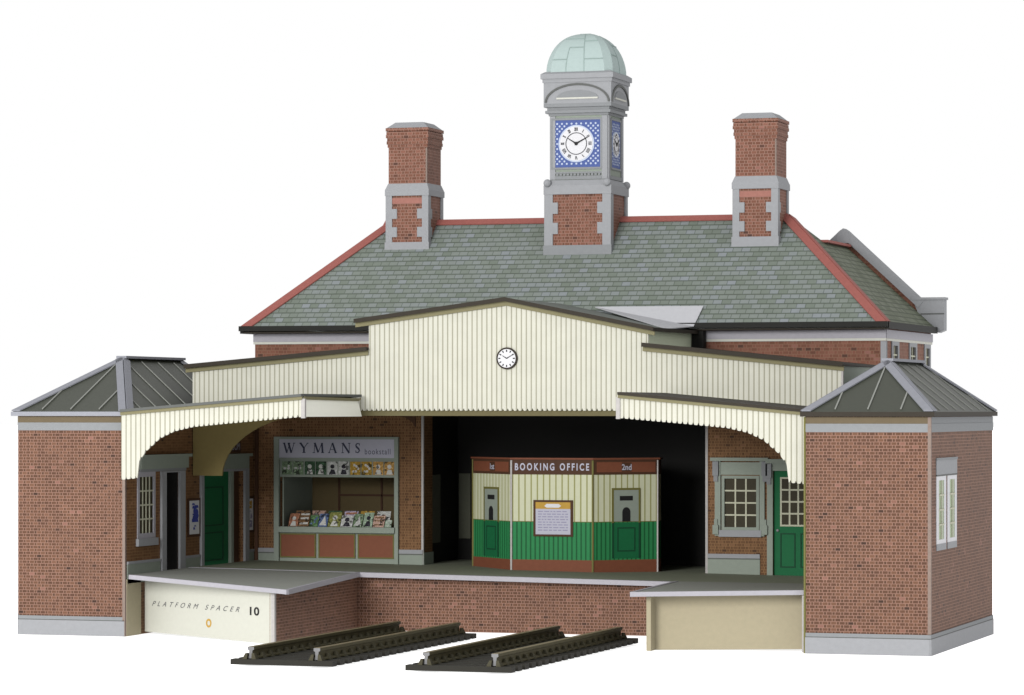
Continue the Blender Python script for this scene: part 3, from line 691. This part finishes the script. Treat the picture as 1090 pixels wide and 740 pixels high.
# right platform
RPf = thing('platform', (-4.4,1.5,0), 'right platform with plain tan card end beside the right pavilion', 'platform')
A_ = (-6.36,-.62,1.27); B_ = (-2.72,.22,1.325); C_ = (-2.72,4.1,pz(-2.72)+.07); D_ = (-6.66,4.1,pz(-6.66)+.02)
MB().slab([A_,B_,C_,D_], .06).build('deck', M['deck'], RPf)
e = MB(); e.bar(Vector(A_)+Vector((0,-.04,-.092)), Vector(B_)+Vector((-.02,-.04,-.092)), .08, .1); e.bar(Vector(D_)+Vector((.04,0,-.1)), Vector(A_)+Vector((.04,.0,-.1)), .09, .11)
e.build('edging', M['deck_edge'], RPf)
Fq = Facet((-6.0,.06), (-2.8,.68))
MB().prism([(0,.0),(Fq.w,.04),(Fq.w,1.24),(0,1.17)], lambda u,z: Fq(u,z,0), lambda u,z: Fq(u,z,-.08)).build('end_panel', M['card_tan'], RPf)
MB().side([(-.3,0),(.1,0.0),(.1,1.18),(-.3,1.16)], -6.0, -6.1).build('end_flap', M['card_tan'], RPf)
MB().prism([(.11,.0),(4.44,.0),(4.44,1.16),(.11,1.16)], lambda a,b: (-6.0,a,b), lambda a,b: (-6.1,a,b)).build('brick_side', M['brick'], RPf)
MB().box(-2.8,-2.74,.2,.4,0,1.23).build('end_flap', M['edge'], RPf)

# ------------------------------------------------------------------ canopies
BP = .12
def scallop(xa, xb, zf, depth=.05, step=BP):
    """bottom edge from xb back to xa with a round tongue under each board"""
    n = max(1, round((xb-xa)/step)); st = (xb-xa)/n; pts = []
    for i in range(n):
        x = xb-i*st
        for k, dz in ((.06,depth),(.14,depth*.35),(.3,0),(.7,0),(.86,depth*.35),(.94,depth)): xx = x-st*k; pts.append((xx, zf(xx)+dz))
    return pts
MC = thing('station_canopy', (-10.74,6.2,5.1), 'wide cream boarded gable canopy with raised centre spanning both platforms', 'canopy')
gx0, gx1, ca, cb2 = -18.6, -2.82, -14.13, -7.34
zt = lambda x: 7.70-(abs(x+10.74))*(.128 if x < -10.74 else .200)
zl = lambda x: (6.57-(-14.13-x)*.085) if x < -10 else (6.62-(x+7.34)*.10)
prof = [(ca,zt(ca)),(-10.74,7.70),(cb2,zt(cb2)),(cb2,zl(cb2)),(gx1,zl(gx1))]
fl = scallop(gx0, gx1, lambda x: 5.15)
poly = [(gx1,zl(gx1)),(cb2,zl(cb2)),(cb2,zt(cb2)),(-10.74,7.70),(ca,zt(ca)),(ca,zl(ca)),(gx0,zl(gx0))]
# ccw from front: bottom left -> bottom right -> top right -> top left
bot = fl[::-1]
GY = 4.3
val = MB().front([(gx0,5.15)]+bot+[(gx1,5.15)]+poly, GY, GY+.05).build('valance', M['boards'], MC)
MB().box(gx0+.05,gx1-.05,GY+.06,GY+.14,5.03,5.2).build('beam', M['beam'], MC)
sl = MB()
def roofslab(x0,z0,x1,z1,ya,yb,t=.09): return MB().slab([(x0,ya,z0+t),(x1,ya,z1+t),(x1,yb,z1+t),(x0,yb,z0+t)], t)
for nm, p in (('centre_roof',((ca-.3,zt(ca-.3),-10.74,7.70),)),('centre_roof',((-10.74,7.70,cb2+.14,zt(cb2+.14)),))):
    for q in p: roofslab(q[0],q[1],q[2],q[3],GY-.16,9.3,.05).build(nm, M['roof_grey'], MC)
roofslab(gx0-.14,zl(gx0-.14),ca-.005,zl(ca),GY-.16,YF-.01,.05).build('side_roof', M['fascia'], MC)
roofslab(cb2-.1,zl(cb2)+.01,gx1+.04,zl(gx1+.04),GY-.16,YF-.01,.05).build('side_roof', M['fascia'], MC)
def fasc(a, b, mat, y0, y1, lo, hi, nm): MB().front([(a[0],a[1]+lo),(b[0],b[1]+lo),(b[0],b[1]+hi),(a[0],a[1]+hi)], y0, y1).build(nm, mat, MC)
for a, b in (((ca-.32,zt(ca-.32)),(-10.74,7.70)), ((-10.74,7.70),(cb2+.16,zt(cb2+.16))), ((gx0-.16,zl(gx0-.16)),(ca-.002,zl(ca))), ((cb2-.12,zl(cb2-.12)),(gx1+.04,zl(gx1+.04)))):
    fasc(a, b, M['fascia'], GY-.17, GY-.145, -.02, .075, 'fascia'); fasc(a, b, M['olive'], GY-.05, GY-.004, -.12, -.005, 'moulding')
q1, q2, q3, q4 = (-9.8,8.34,7.66), (cb2+.13,5.4,zt(cb2+.13)+.058), (cb2+.13,7.84,7.16), (-7.12,8.42,7.66)
MB().slab([q1,q2,q3], .02).build('roof_flap', M['roof_white'], MC); MB().slab([q1,q3,q4], .02).build('roof_flap', M['roof_white'], MC)
# cheeks of the raised centre and right end
MB().prism([(GY+.06,zl(cb2)-.02),(8.3,zl(cb2)-.02),(8.3,zt(cb2)),(GY+.06,zt(cb2))], lambda a,b: (cb2,a,b), lambda a,b: (cb2-.05,a,b)).build('cheek', M['cheek'], MC)
MB().side([(GY-.14,zt(cb2+.15)-.03),(8.2,zt(cb2+.15)-.01),(8.2,zt(cb2+.15)+.07),(GY-.14,zt(cb2+.15)+.06)], cb2+.172, cb2+.145).build('fascia', M['fascia'], MC)
MB().prism([(GY+.06,5.2),(8.3,5.2),(8.3,zl(gx1)-.01),(GY+.06,zl(gx1)-.01)], lambda a,b: (gx1,a,b), lambda a,b: (gx1-.05,a,b)).build('cheek', M['stone_green'], MC)
MB().box(gx1-.03,gx1+.015,GY-.012,GY+.06,5.2,zl(gx1)-.1).build('corner_edge', M['edge'], MC)
MB().box(cb2+.02,cb2+.3,8.1,8.36,6.5,7.06).build('valley_box', M['black'], MC)
MB().box(gx0+.02,ca-.02,GY+.3,YF-.3,5.55,5.6).build('ceiling', M['olive_dark'], MC); MB().box(cb2+.02,gx1-.06,GY+.3,YF-.3,5.55,5.6).build('ceiling', M['olive_dark'], MC)
def bracket_poly(x_wall, x_tip, zt_, zb, w, sgn, seg=14):
    """spandrel: square at the wall, concave curve out to the tip"""
    pts = [(x_wall,zb),(x_wall+sgn*w,zb)]
    xs, zs = x_wall+sgn*w, zb
    for i in range(1,seg+1):
        a = math.pi/2*i/seg; pts.append((xs+(x_tip-xs)*(1-math.cos(a)), zs+(zt_-zs)*math.sin(a)))
    pts.append((x_wall,zt_+.0))
    return pts
bp = bracket_poly(-18.66,-15.2,5.12,3.6,.75,1)
MB().front(bp, GY+.16, GY+.22).build('arched_bracket', M['olive_dark'], MC)
bp = bracket_poly(-2.8,-6.2,5.12,3.6,.7,-1)
MB().front(bp[::-1], GY+.16, GY+.22).build('arched_bracket', M['olive_dark'], MC)
bp = [(-14.25,4.75),(-14.25,5.05),(-14.9,5.05),(-14.5,4.98),(-14.32,4.86)]
MB().front(bp, 7.9, 7.96).build('arched_bracket', M['brown_dark'], MC)

def platform_canopy(name, label, xw, xi, y0, y1, zw, zi, sgn, loc):
    """xw = wall end, xi = inner end"""
    t = thing('platform_canopy', loc, label, 'canopy')
    zt2 = lambda x: zw+(zi-zw)*(x-xw)/(xi-xw)
    dep = .44
    def zb(x):
        k = abs(x-xw); 
        pts = [(0,3.58),(.42,3.62),(.44,4.0),(.6,4.22),(.95,4.52),(1.3,4.68),(1.75,4.78),(2.6,4.86),(4.6,5.03)]
        for (a,za),(b,zb_) in zip(pts,pts[1:]):
            if k <= b: return za+(zb_-za)*(k-a)/(b-a)
        return pts[-1][1]
    a, b = min(xw,xi), max(xw,xi)
    bot = scallop(a, b, zb)[::-1]
    # keep the two lowest points at the wall flat
    va = MB().front([(a,zb(a))]+bot+[(b,zb(b)),(b,zt2(b)-.02),(a,zt2(a)-.02)], y0, y0+.05).build('valance', M['boards'], t)
    MB().front([(a,zt2(a)-.07),(b,zt2(b)-.07),(b,zt2(b)-.0),(a,zt2(a)-.0)], y0-.06, y0-.003).build('moulding', M['olive'], va)
    roofm = MB().slab([(a,y0-.1,zt2(a)+.06),(b,y0-.1,zt2(b)+.06),(b,y1,zt2(b)+.06),(a,y1,zt2(a)+.06)], .06).build('roof', M['fascia'] if sgn < 0 else M['moulding'], t)
    s = MB(); s.slab([(a+.02,y0+.06,zt2(a)-.03),(b-.02,y0+.06,zt2(b)-.03),(b-.02,y1,zt2(b)-.03),(a+.02,y1,zt2(a)-.03)], .03); s.build('soffit', M['olive_dark'], t)
    e = MB()
    if sgn > 0:
        e.prism([(y0+.06,zb(xi)+.0),(y1,zb(xi)+.0),(y1-.25,zt2(xi)-.1),(y0+.06,zt2(xi)-.06)], lambda u,z: (xi,u,z), lambda u,z: (xi-.05,u,z))
        e.build('end_fascia', M['bright'], t)
        MB().box(xi-.03,xi+.06,y0-.03,y0+.055,zb(xi)-.03,zt2(xi)-.05).build('corner_edge', M['edge'], t)
        MB().prism([(y0+.06,zt2(xi)-.07),(y1-.2,zt2(xi)-.1),(y1-.3,zt2(xi)-.03),(y0+.06,zt2(xi)-.0)], lambda u,z: (xi+.03,u,z), lambda u,z: (xi-.02,u,z)).build('moulding', M['olive'], t)
    else:
        e.prism([(y0+.06,zb(xi)+.0),(y1,zb(xi)+.0),(y1,zt2(xi)-.05),(y0+.06,zt2(xi)-.05)], lambda u,z: (xi+.05,u,z), lambda u,z: (xi,u,z)); e.build('end_fascia', M['cream'], t)
        MB().box(xi-.05,xi+.04,y0-.03,y0+.055,zb(xi)-.02,zt2(xi)-.05).build('corner_edge', M['edge'], t)
    # back arch of the spandrel, in unprinted card
    return t
platform_canopy('l', 'cream platform canopy with arched valance over the left platform', -18.66, -14.24, .32, 4.12, 5.12, 5.47, 1, (-16.4,2.2,3.6))
platform_canopy('r', 'cream platform canopy with arched valance over the right platform', -2.72, -6.9, .32, 4.12, 5.12, 5.5, -1, (-4.8,2.2,3.6))

# small canopy clock
Fg = Front(GY); WC = thing('wall_clock', (-10.72,GY,6.35), 'small round black rimmed clock on the canopy gable', 'clock')
cc = (-10.72,6.36)
MB().disc(Fg,cc,.255,0,.05,36).build('rim', M['fascia'], WC)
dl = MB().disc(Fg,cc,.215,.05,.056,36).build('dial', M['white'], WC)
nm = MB()
for h in range(12):
    a = h*math.pi/6; c = Vector((math.cos(a),math.sin(a))); tt = Vector((-c.y,c.x))*.014; o = Vector(cc)
    nm.face([Fg(*(o+c*.15-tt),.06),Fg(*(o+c*.20-tt),.06),Fg(*(o+c*.20+tt),.06),Fg(*(o+c*.15+tt),.06)])
nm.build('hour_marks', M['ink'], dl)
for ang, L in ((30,.16),(148,.12)):
    c = Vector((math.cos(math.radians(ang)),math.sin(math.radians(ang)))); tt = Vector((-c.y,c.x))*.012; o = Vector(cc)
    MB().prism([tuple(o-tt),tuple(o+c*L-tt*.4),tuple(o+c*L+tt*.4),tuple(o+tt)], lambda a,b: Fg(a,b,.07), lambda a,b: Fg(a,b,.062)).build('hand', M['ink'], WC)

# ------------------------------------------------------------------ booking office
BO = thing('booking_office', (-10.6,8.4,pz(-10.6)), 'faceted booking office kiosk with cream upper boards and green lower boards', 'kiosk')
P = [(-13.0,8.65),(-11.58,7.3),(-9.54,7.3),(-8.26,8.45),(-8.34,8.95)]
zb0 = pz(-10.6)-.02; ZT = 4.0
facets = [Facet(P[i],P[i+1]) for i in range(4)]
# dark core behind the printed facets
core = MB(); cpts = P+[(-9.2,9.8),(-12.6,9.8)]; core.prism([(p[0],p[1]) for p in cpts], lambda a,b: (a,b,zb0-.05), lambda a,b: (a,b,ZT-.01))
core.build('core', M['brown_dark'], BO)
def facet_panel(i):
    Fk = facets[i]; w = Fk.w
    fb(MB(),Fk,0,w,2.5,3.62,0,.02).build('upper_boards', M['cream_boards'], BO)
    fb(MB(),Fk,0,w,1.58,2.485,0,.02).build('lower_boards', M['green_boards'], BO)
    fb(MB(),Fk,0,w,2.485,2.5,0,.022).build('dado_line', M['olive_line'], BO)
    fb(MB(),Fk,0,w,zb0-.02,1.58,0,.025).build('skirting', M['brown'], BO)
    f_ = fb(MB(),Fk,0,w,3.62,3.98,0,.03).build('name_board', M['brown_dark'], BO)
    fb(MB(),Fk,-.03,w+.03,3.98,4.02,-.05,.06).build('cap_moulding', M['brown'], f_)
    return Fk, w, f_
def ticket_window(Fk, uc, W):
    t = fb(MB(),Fk,uc-W/2,uc+W/2,2.5,3.25,.02,.035).build('ticket_window', M['stone_green'], BO)
    f = MB(); fb(f,Fk,uc-W/2-.05,uc-W/2,2.45,3.3,.02,.04); fb(f,Fk,uc+W/2,uc+W/2+.05,2.45,3.3,.02,.04); fb(f,Fk,uc-W/2,uc+W/2,3.25,3.3,.02,.04); f.build('frame', M['olive_line'], t)
    fb(MB(),Fk,uc-W*.26,uc+W*.26,3.0,3.11,.035,.042).build('grille', M['ink'], t)
    pts = [(uc-W*.16,2.5),(uc+W*.16,2.5)]+[(uc+W*.16*math.cos(math.pi*k/10), 2.72+.12*math.sin(math.pi*k/10)) for k in range(11)]
    MB().prism(pts, lambda a,b: Fk(a,b,.043), lambda a,b: Fk(a,b,.035)).build('ticket_hatch', M['ink'], t)
    pn = fb(MB(),Fk,uc-W/2-.02,uc+W/2+.02,1.62,2.47,.02,.034).build('hatch_panel', M['green'], BO)
    m = MB()
    for q in ((-.36,.36,1.78,1.81),(-.36,.36,2.33,2.36),(-.36,-.32,1.81,2.33),(.32,.36,1.81,2.33),(-.57,-.5,1.62,2.47),(.5,.57,1.62,2.47)): fb(m,Fk,uc+q[0]*W,uc+q[1]*W,q[2],q[3],.034,.042)
    m.build('moulding', M['green_dark'], pn)
Fk, w, f0 = facet_panel(0)
fb(MB(),Fk,.08,w-.1,3.68,3.92,.03,.036).build('board_panel', M['brown'], f0)
fb(MB(),Fk,w*.47,w*.6,3.69,3.91,.036,.04).build('class_plate', M['brown_dark'], f0)
text('1st', Fk, w*.48, w*.59, 3.8, .14, M['sign'], f0, d=.045, bold=.02)
ticket_window(Fk, w*.5, .66)
Fk, w, f1 = facet_panel(1)
text('BOOKING OFFICE', Fk, .09, w-.09, 3.805, .175, M['sign'], f1, d=.034, bold=.03, space=1.5)
Fk, w, f2 = facet_panel(2)
fb(MB(),Fk,.08,w-.08,3.68,3.92,.03,.036).build('board_panel', M['brown'], f2)
fb(MB(),Fk,w*.43,w*.58,3.69,3.91,.036,.04).build('class_plate', M['brown_dark'], f2)
text('2nd', Fk, w*.43, w*.58, 3.8, .14, M['sign'], f2, d=.045, bold=.02)
ticket_window(Fk, w*.5, .66)
facet_panel(3)
for i in (0,1,2,3):
    p = P[i]; d_ = (.02,-.03)
    MB().box(p[0]-.022+(.01 if i==3 else 0),p[0]+.022,p[1]-.045,p[1]-.004,zb0-.02,3.96).build('corner_edge', M['edge'] if i in (1,3) else M['olive_line'], BO)
NB = thing('notice_board', (-10.52,7.27,2.16), 'framed white notice with yellow heading on the front of the booking office', 'notice')
Fk = Front(7.28)
fb(MB(),Fk,-11.02,-10.03,2.14,3.01,0,.03).build('frame', M['brown_dark'], NB)
sh = fb(MB(),Fk,-10.96,-10.09,2.19,2.96,.03,.036).build('sheet', M['sign'], NB)
fb(MB(),Fk,-10.96,-10.09,2.80,2.96,.036,.040).build('heading', M['yellow'], sh)
MB().prism([(-10.74,2.87),(-10.68,2.83),(-10.38,2.83),(-10.32,2.87),(-10.38,2.92),(-10.68,2.92)], lambda a,b: Fk(a,b,.045), lambda a,b: Fk(a,b,.04)).build('heading_badge', M['white'], sh)
ln = MB(); rr = random.Random(2)
for j in range(8):
    z = 2.74-.064*j; x = -10.9
    while x < -10.18:
        L = rr.uniform(.04,.13); fb(ln,Fk,x,min(x+L,-10.15),z-.013,z+.010,.036,.039); x += L+.03
ln.build('print', M['lilac_ink'], sh)

# ------------------------------------------------------------------ bookstall
F = Front(YF)
BS = thing('bookstall', (-16.5,YF,1.2), 'green framed bookstall with white name sign and brown panelled counter', 'bookstall')
f = MB(); fb(f,F,-18.12,-17.99,1.15,4.5,-.02,.10); fb(f,F,-14.94,-14.84,1.15,4.5,-.02,.10); fb(f,F,-17.99,-14.94,4.44,4.5,-.02,.10); f.build('frame', M['stone_green'], BS)
sg = fb(MB(),F,-17.99,-14.94,3.98,4.44,-.02,.06).build('name_sign', M['sign'], BS)
fb(MB(),F,-17.99,-14.94,3.93,3.98,-.02,.09).build('rail', M['stone_green'], BS)
fb(MB(),F,-17.99,-14.94,3.5,3.93,-.04,.0).build('display_board', M['stone_green'], BS)
for a in (-18.0,-14.97): MB().box(a,a+.04,YF+.17,10.6,2.1,3.9).build('side_lining', M['stone_green'], BS)
bk = MB().box(-17.96,-14.97,10.55,10.6,2.1,4.2).build('back_lining', M['back_card'], BS)
m = MB()
for x in (-17.2,-16.05,-14.99): m.box(x-.05,x+.0,10.52,10.549,2.1,4.0)
m.box(-17.2,-15.0,10.52,10.549,2.98,3.03); m.build('moulding', M['brown_dark'], bk)
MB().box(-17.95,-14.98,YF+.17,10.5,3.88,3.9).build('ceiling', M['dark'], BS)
ct = fb(MB(),F,-18.0,-14.92,2.13,2.27,-.02,.16).build('counter', M['stone_green'], BS)
MB().box(-17.95,-14.98,YF+.02,10.5,2.2,2.25).build('counter_top', M['olive'], ct)
fb(MB(),F,-17.99,-14.94,1.15,2.13,-.1,.02).build('counter_front', M['stone_green'], BS)
for a, b in ((-17.97,-17.02),(-16.95,-15.98),(-15.91,-14.96)):
    p_ = fb(MB(),F,a,b,1.5,2.1,.02,.05).build('counter_panel', M['panel_brown'], BS)
    m = MB()
    for q in ((a,b,1.5,1.53),(a,b,2.07,2.1),(a,a+.03,1.53,2.07),(b-.03,b,1.53,2.07)): fb(m,F,*q,.05,.06)
    m.build('moulding', M['olive_line'], p_)
# serif lettering WYMANS
Fs_ = Front(YF-.06); lt = MB()
th, tn = .19, .07
def serif(x, y, w=.34): return (x-w/2, y, x+w/2, y, .07)
LET = {
 'W': (1.35, [(.12,1,.34,.0,th),(.34,0,.56,.95,tn),(.46,1,.68,0,th),(.68,0,.90,1,tn),serif(.12,.97,.2),serif(.5,.97,.2),serif(.9,.97,.18)]),
 'Y': (.95, [(.1,1,.5,.48,th),(.92,1,.5,.48,tn),(.5,.5,.5,0,th),serif(.12,.97,.26),serif(.9,.97,.22),serif(.5,.03,.36)]),
 'M': (1.2, [(.14,0,.2,1,tn),(.2,1,.5,.05,th),(.5,.05,.82,1,tn),(.82,1,.88,0,th),serif(.12,.03,.22),serif(.88,.03,.26),serif(.18,.97,.14),serif(.84,.97,.14)]),
 'A': (.95, [(.12,0,.48,1,tn),(.48,1,.86,0,th),(.28,.36,.68,.36,.06),serif(.12,.03,.24),serif(.86,.03,.3)]),
 'N': (1.0, [(.16,0,.16,1,tn),(.16,1,.84,0,th),(.84,0,.84,1,tn),serif(.16,.03,.26),serif(.14,.97,.2),serif(.84,.97,.26)]),
 'S': (.6, [(.8,.97,.8,.74,.07),(.8,.88,.5,.97,.09),(.5,.97,.22,.86,.11),(.22,.86,.2,.68,.14),(.2,.68,.74,.38,.19),(.74,.38,.8,.2,.14),(.8,.2,.5,.03,.11),(.5,.03,.2,.12,.09),(.18,.03,.18,.27,.07)]),
}
xx = -17.9
for chx in 'WYMANS':
    wd, sg_ = LET[chx]; H_ = .25; strokes(Fs_, xx, 4.10, wd*H_*1.02, H_, sg_, lt, .004); xx += wd*H_*1.02+.105
lt.build('lettering', M['sign_ink'], sg)
text('bookstall', Fs_, -15.72, -15.05, 4.14, .14, M['sign_ink'], sg, space=1.2)
# magazines: each one lies on or hangs from the bookstall
def mcol(n, c):
    t = NT('cover_'+n); a = t.noise(7.0, 3.0); b = t.noise(16.0, 2.0)
    k = tuple(max(0, v*.5) for v in c); l = tuple(min(240, v*1.1+24) for v in c)
    col_ = t.mix(t.math('GREATER_THAN', a, .56), base(c), base(k)); col_ = t.mix(t.math('GREATER_THAN', b, .58), col_, base(l)); M[n] = t.out(t.grain(col_, .1)); return M[n]
COV = {'tan': (176,120,92), 'brown': (126,96,66), 'green': (96,134,88), 'blue': (96,116,160), 'pale': (206,208,204), 'lilac': (176,164,186), 'khaki': (140,142,76), 'rose': (204,168,152), 'mint': (164,186,162), 'sage': (120,142,112), 'bottle': (58,88,62), 'ochre': (186,148,58), 'gold': (198,154,84), 'night': (44,42,52), 'snow': (228,228,222), 'grass': (84,130,60)}
for n, c in COV.items(): mcol(n, c)
def figure(mb, Fm, kind, w, h, r):
    if kind == 'bust':
        mb.disc(Fm,(w*.5,h*.62),w*.2,.006,.012,12); mb.prism([(w*.2,.04*h),(w*.82,.04*h),(w*.7,h*.38),(w*.36,h*.42)], lambda a,b: Fm(a,b,.011), lambda a,b: Fm(a,b,.006))
    elif kind == 'bands':
        for k in (.15,.5,.78): mb.prism([(w*.1,h*k),(w*.9,h*k),(w*.9,h*(k+.14)),(w*.1,h*(k+.1))], lambda a,b: Fm(a,b,.011), lambda a,b: Fm(a,b,.006))
    elif kind == 'wedge':
        mb.prism([(w*.1,h*.1),(w*.9,h*.1),(w*.6,h*.85),(w*.4,h*.5)], lambda a,b: Fm(a,b,.011), lambda a,b: Fm(a,b,.006))
    else:
        for k in range(5):
            u = r.uniform(.2,.8)*w; z = r.uniform(.2,.8)*h; mb.disc(Fm,(u,z),w*.12,.006,.011+.001*k,8)
class Tilt:
    def __init__(s, x, y, z, lean, yaw=0): s.o = Vector((x,y,z)); s.l = lean; s.w = yaw
    def __call__(s, u, z, d):
        q = Vector((u*math.cos(s.w), u*math.sin(s.w)+z*math.sin(s.l)-d*math.cos(s.l), z*math.cos(s.l)+d*math.sin(s.l))); return tuple(s.o+q)
def magazine(label, x, w, h, cover, ink, kind, y, z, lean, seed, grp, yaw=0.0):
    r = random.Random(seed); Fm = Tilt(x, y, z, lean, yaw)
    t = thing('magazine', (x+w/2,y,z), label, 'magazine', grp)
    cv = fb(MB(),Fm,0,w,0,h,-.008,.006).build('cover', M[cover], t)
    mb = MB(); figure(mb, Fm, kind, w, h, r); mb.build('cover_picture', M[ink], cv)
xs = -17.78
row = [('tan','snow','bust','tan magazine with a white figure, far left of the bookstall counter',.27),('brown','snow','bands','brown magazine with white bands on the bookstall counter, second from left',.29),
 ('green','blue','spots','green magazine with blue spots on the bookstall counter',.24),('blue','snow','wedge','blue magazine with a pale wedge on the bookstall counter',.26),
 ('khaki','snow','bust','khaki magazine with a pale figure in the middle of the bookstall counter',.34),('pale','night','bust','pale magazine with a dark figure on the bookstall counter',.33),
 ('sage','pale','wedge','sage green magazine with a pale wedge on the bookstall counter',.26),('mint','night','bust','mint green magazine with a dark figure on the bookstall counter',.27),
 ('rose','brown','bands','rose coloured magazine with brown bands on the bookstall counter',.32),('mint','pale','bands','small mint magazine at the right end of the bookstall counter',.19)]
for i, (cv, ik, kd, lb, w_) in enumerate(row):
    magazine(lb, xs, w_-.02, .36+.05*math.sin(i*2.1) if i < 9 else .2, cv, ik, kd, YF+.02, 2.27, .5, i, 'magazines on the bookstall counter', random.uniform(-.06,.06)); xs += w_-.004
for i in range(6):   # second row leaning behind
    magazine(['brown cover behind the tan magazine at the left of the counter','rose cover leaning behind the green magazine','dark green cover leaning behind the blue magazine','lilac cover leaning behind the pale magazine','ochre cover leaning behind the sage green magazine','pale cover leaning behind the rose magazine'][i], -17.7+.43*i, .36, .42, ['brown','rose','bottle','lilac','ochre','pale'][i], ['night','snow','sage','tan','brown','rose'][i], ['bands','spots','wedge','bands','spots','bust'][i], YF+.22, 2.27, .42, 40+i, 'magazines on the bookstall counter')
hang = [('sage','pale','spots','sage green'),('bottle','snow','bust','dark green'),('pale','night','bust','pale lilac'),('ochre','snow','spots','ochre yellow'),('gold','snow','bust','gold')]
xs = -17.93
for i, (cv, ik, kd, cn) in enumerate(hang):
    for s in (0,1):
        magazine('%s magazine hung under the bookstall sign, %s of its pair' % (cn, 'right' if s else 'left'), xs, .27, .33, cv, ik, kd, YF-.012, 3.56, 0, 100+i, 'magazines hung under the bookstall sign'); xs += .295
    xs += .012

# ------------------------------------------------------------------ tracks
def make_track(x, y0, y1, label):
    t = thing('railway_track', (x,(y0+y1)/2,0), label, 'railway track', 'tracks ending at the platform face')
    n = 21; g2 = .715
    prof = [(-.13,.15),(.13,.15),(.13,.18),(.035,.20),(.035,.31),(.07,.33),(.07,.385),(-.07,.385),(-.07,.33),(-.035,.31),(-.035,.20),(-.13,.18)]
    for s in (-1,1):
        xc = x+s*g2
        rl = MB().front([(xc+a,b) for a,b in prof], y0+.18, y1-.2).build('rail', M['rail'], t)
        MB().front([(xc+a,b) for a,b in prof], y0+.172, y0+.179).build('cut_end', M['rail_end'], rl)
        MB().box(xc-.06,xc+.06,y0+.18,y1-.2,.386,.39).build('rail_head', M['rail_top'], rl)
    for i in range(n):
        y = y0+.16+(y1-y0-.32)*i/(n-1)
        sl = MB().box(x-1.1,x+1.1,y-.13,y+.13,.03,.14).build('sleeper', M['sleeper'], t)
        for s in (-1,1):
            for e in (-1,1):
                xc = x+s*g2+e*.1
                MB().frustum((xc-.05, xc+.05, y-.08, y+.08), .141, (xc-.025-e*.03,xc+.025-e*.03,y-.05,y+.05), .26).build('rail_chair', M['chair'], sl)
    w = MB()
    for s in (-1,1): w.box(x+s*g2-.2,x+s*g2+.2,y0+.05,y1-.1,.03,.11)
    w.build('sleeper_web', M['sleeper'], t)
    return t
T1 = make_track(-11.83, -7.1, 2.1, 'railway track nearer the left platform, two rails on dark sleepers')
T2 = copy_tree(T1); T2.location = (-7.92, T1.location.y-.45, 0); T2['label'] = 'railway track nearer the right platform, two rails on dark sleepers'

# ------------------------------------------------------------------ light, world, camera
w = bpy.data.worlds.new('World'); sc.world = w; w.use_nodes = True
bg = w.node_tree.nodes['Background']; bg.inputs[0].default_value = (1,1,1,1); bg.inputs[1].default_value = 1.0
def lamp(name, loc, target, size, power):
    l = bpy.data.lights.new(name, 'AREA'); l.shape = 'DISK'; l.size = size; l.energy = power; l.color = (1,.99,.97)
    ob = bpy.data.objects.new(name, l); col.objects.link(ob); ob.location = loc
    ob.rotation_euler = (Vector(target)-Vector(loc)).to_track_quat('-Z','Y').to_euler()
    return ob
lamp('studio_lamp', (-20,-70,20), (-10,6,4), 26, 66000)

f, th, Hc, V0 = 3700.0, math.atan(1190/3700), 5.2, 435.0
cam = bpy.data.cameras.new('Camera'); co = bpy.data.objects.new('Camera', cam); col.objects.link(co)
fw = Vector((-math.sin(th), math.cos(th), 0)); rt = Vector((math.cos(th), math.sin(th), 0))
d = f*Hc/263.5; lat = (990-545)*d/f
co.location = Vector((0,0,Hc))-fw*d-rt*lat
co.rotation_euler = (math.pi/2, 0, th)
cam.sensor_width = 36; cam.sensor_fit = 'HORIZONTAL'; cam.lens = 36*f/1090; cam.shift_y = (V0-370)/1090
cam.clip_end = 3000; cam.clip_start = .5
sc.camera = co
sc.view_settings.view_transform = 'Standard'; sc.view_settings.look = 'None'; sc.view_settings.exposure = 0; sc.view_settings.gamma = 1
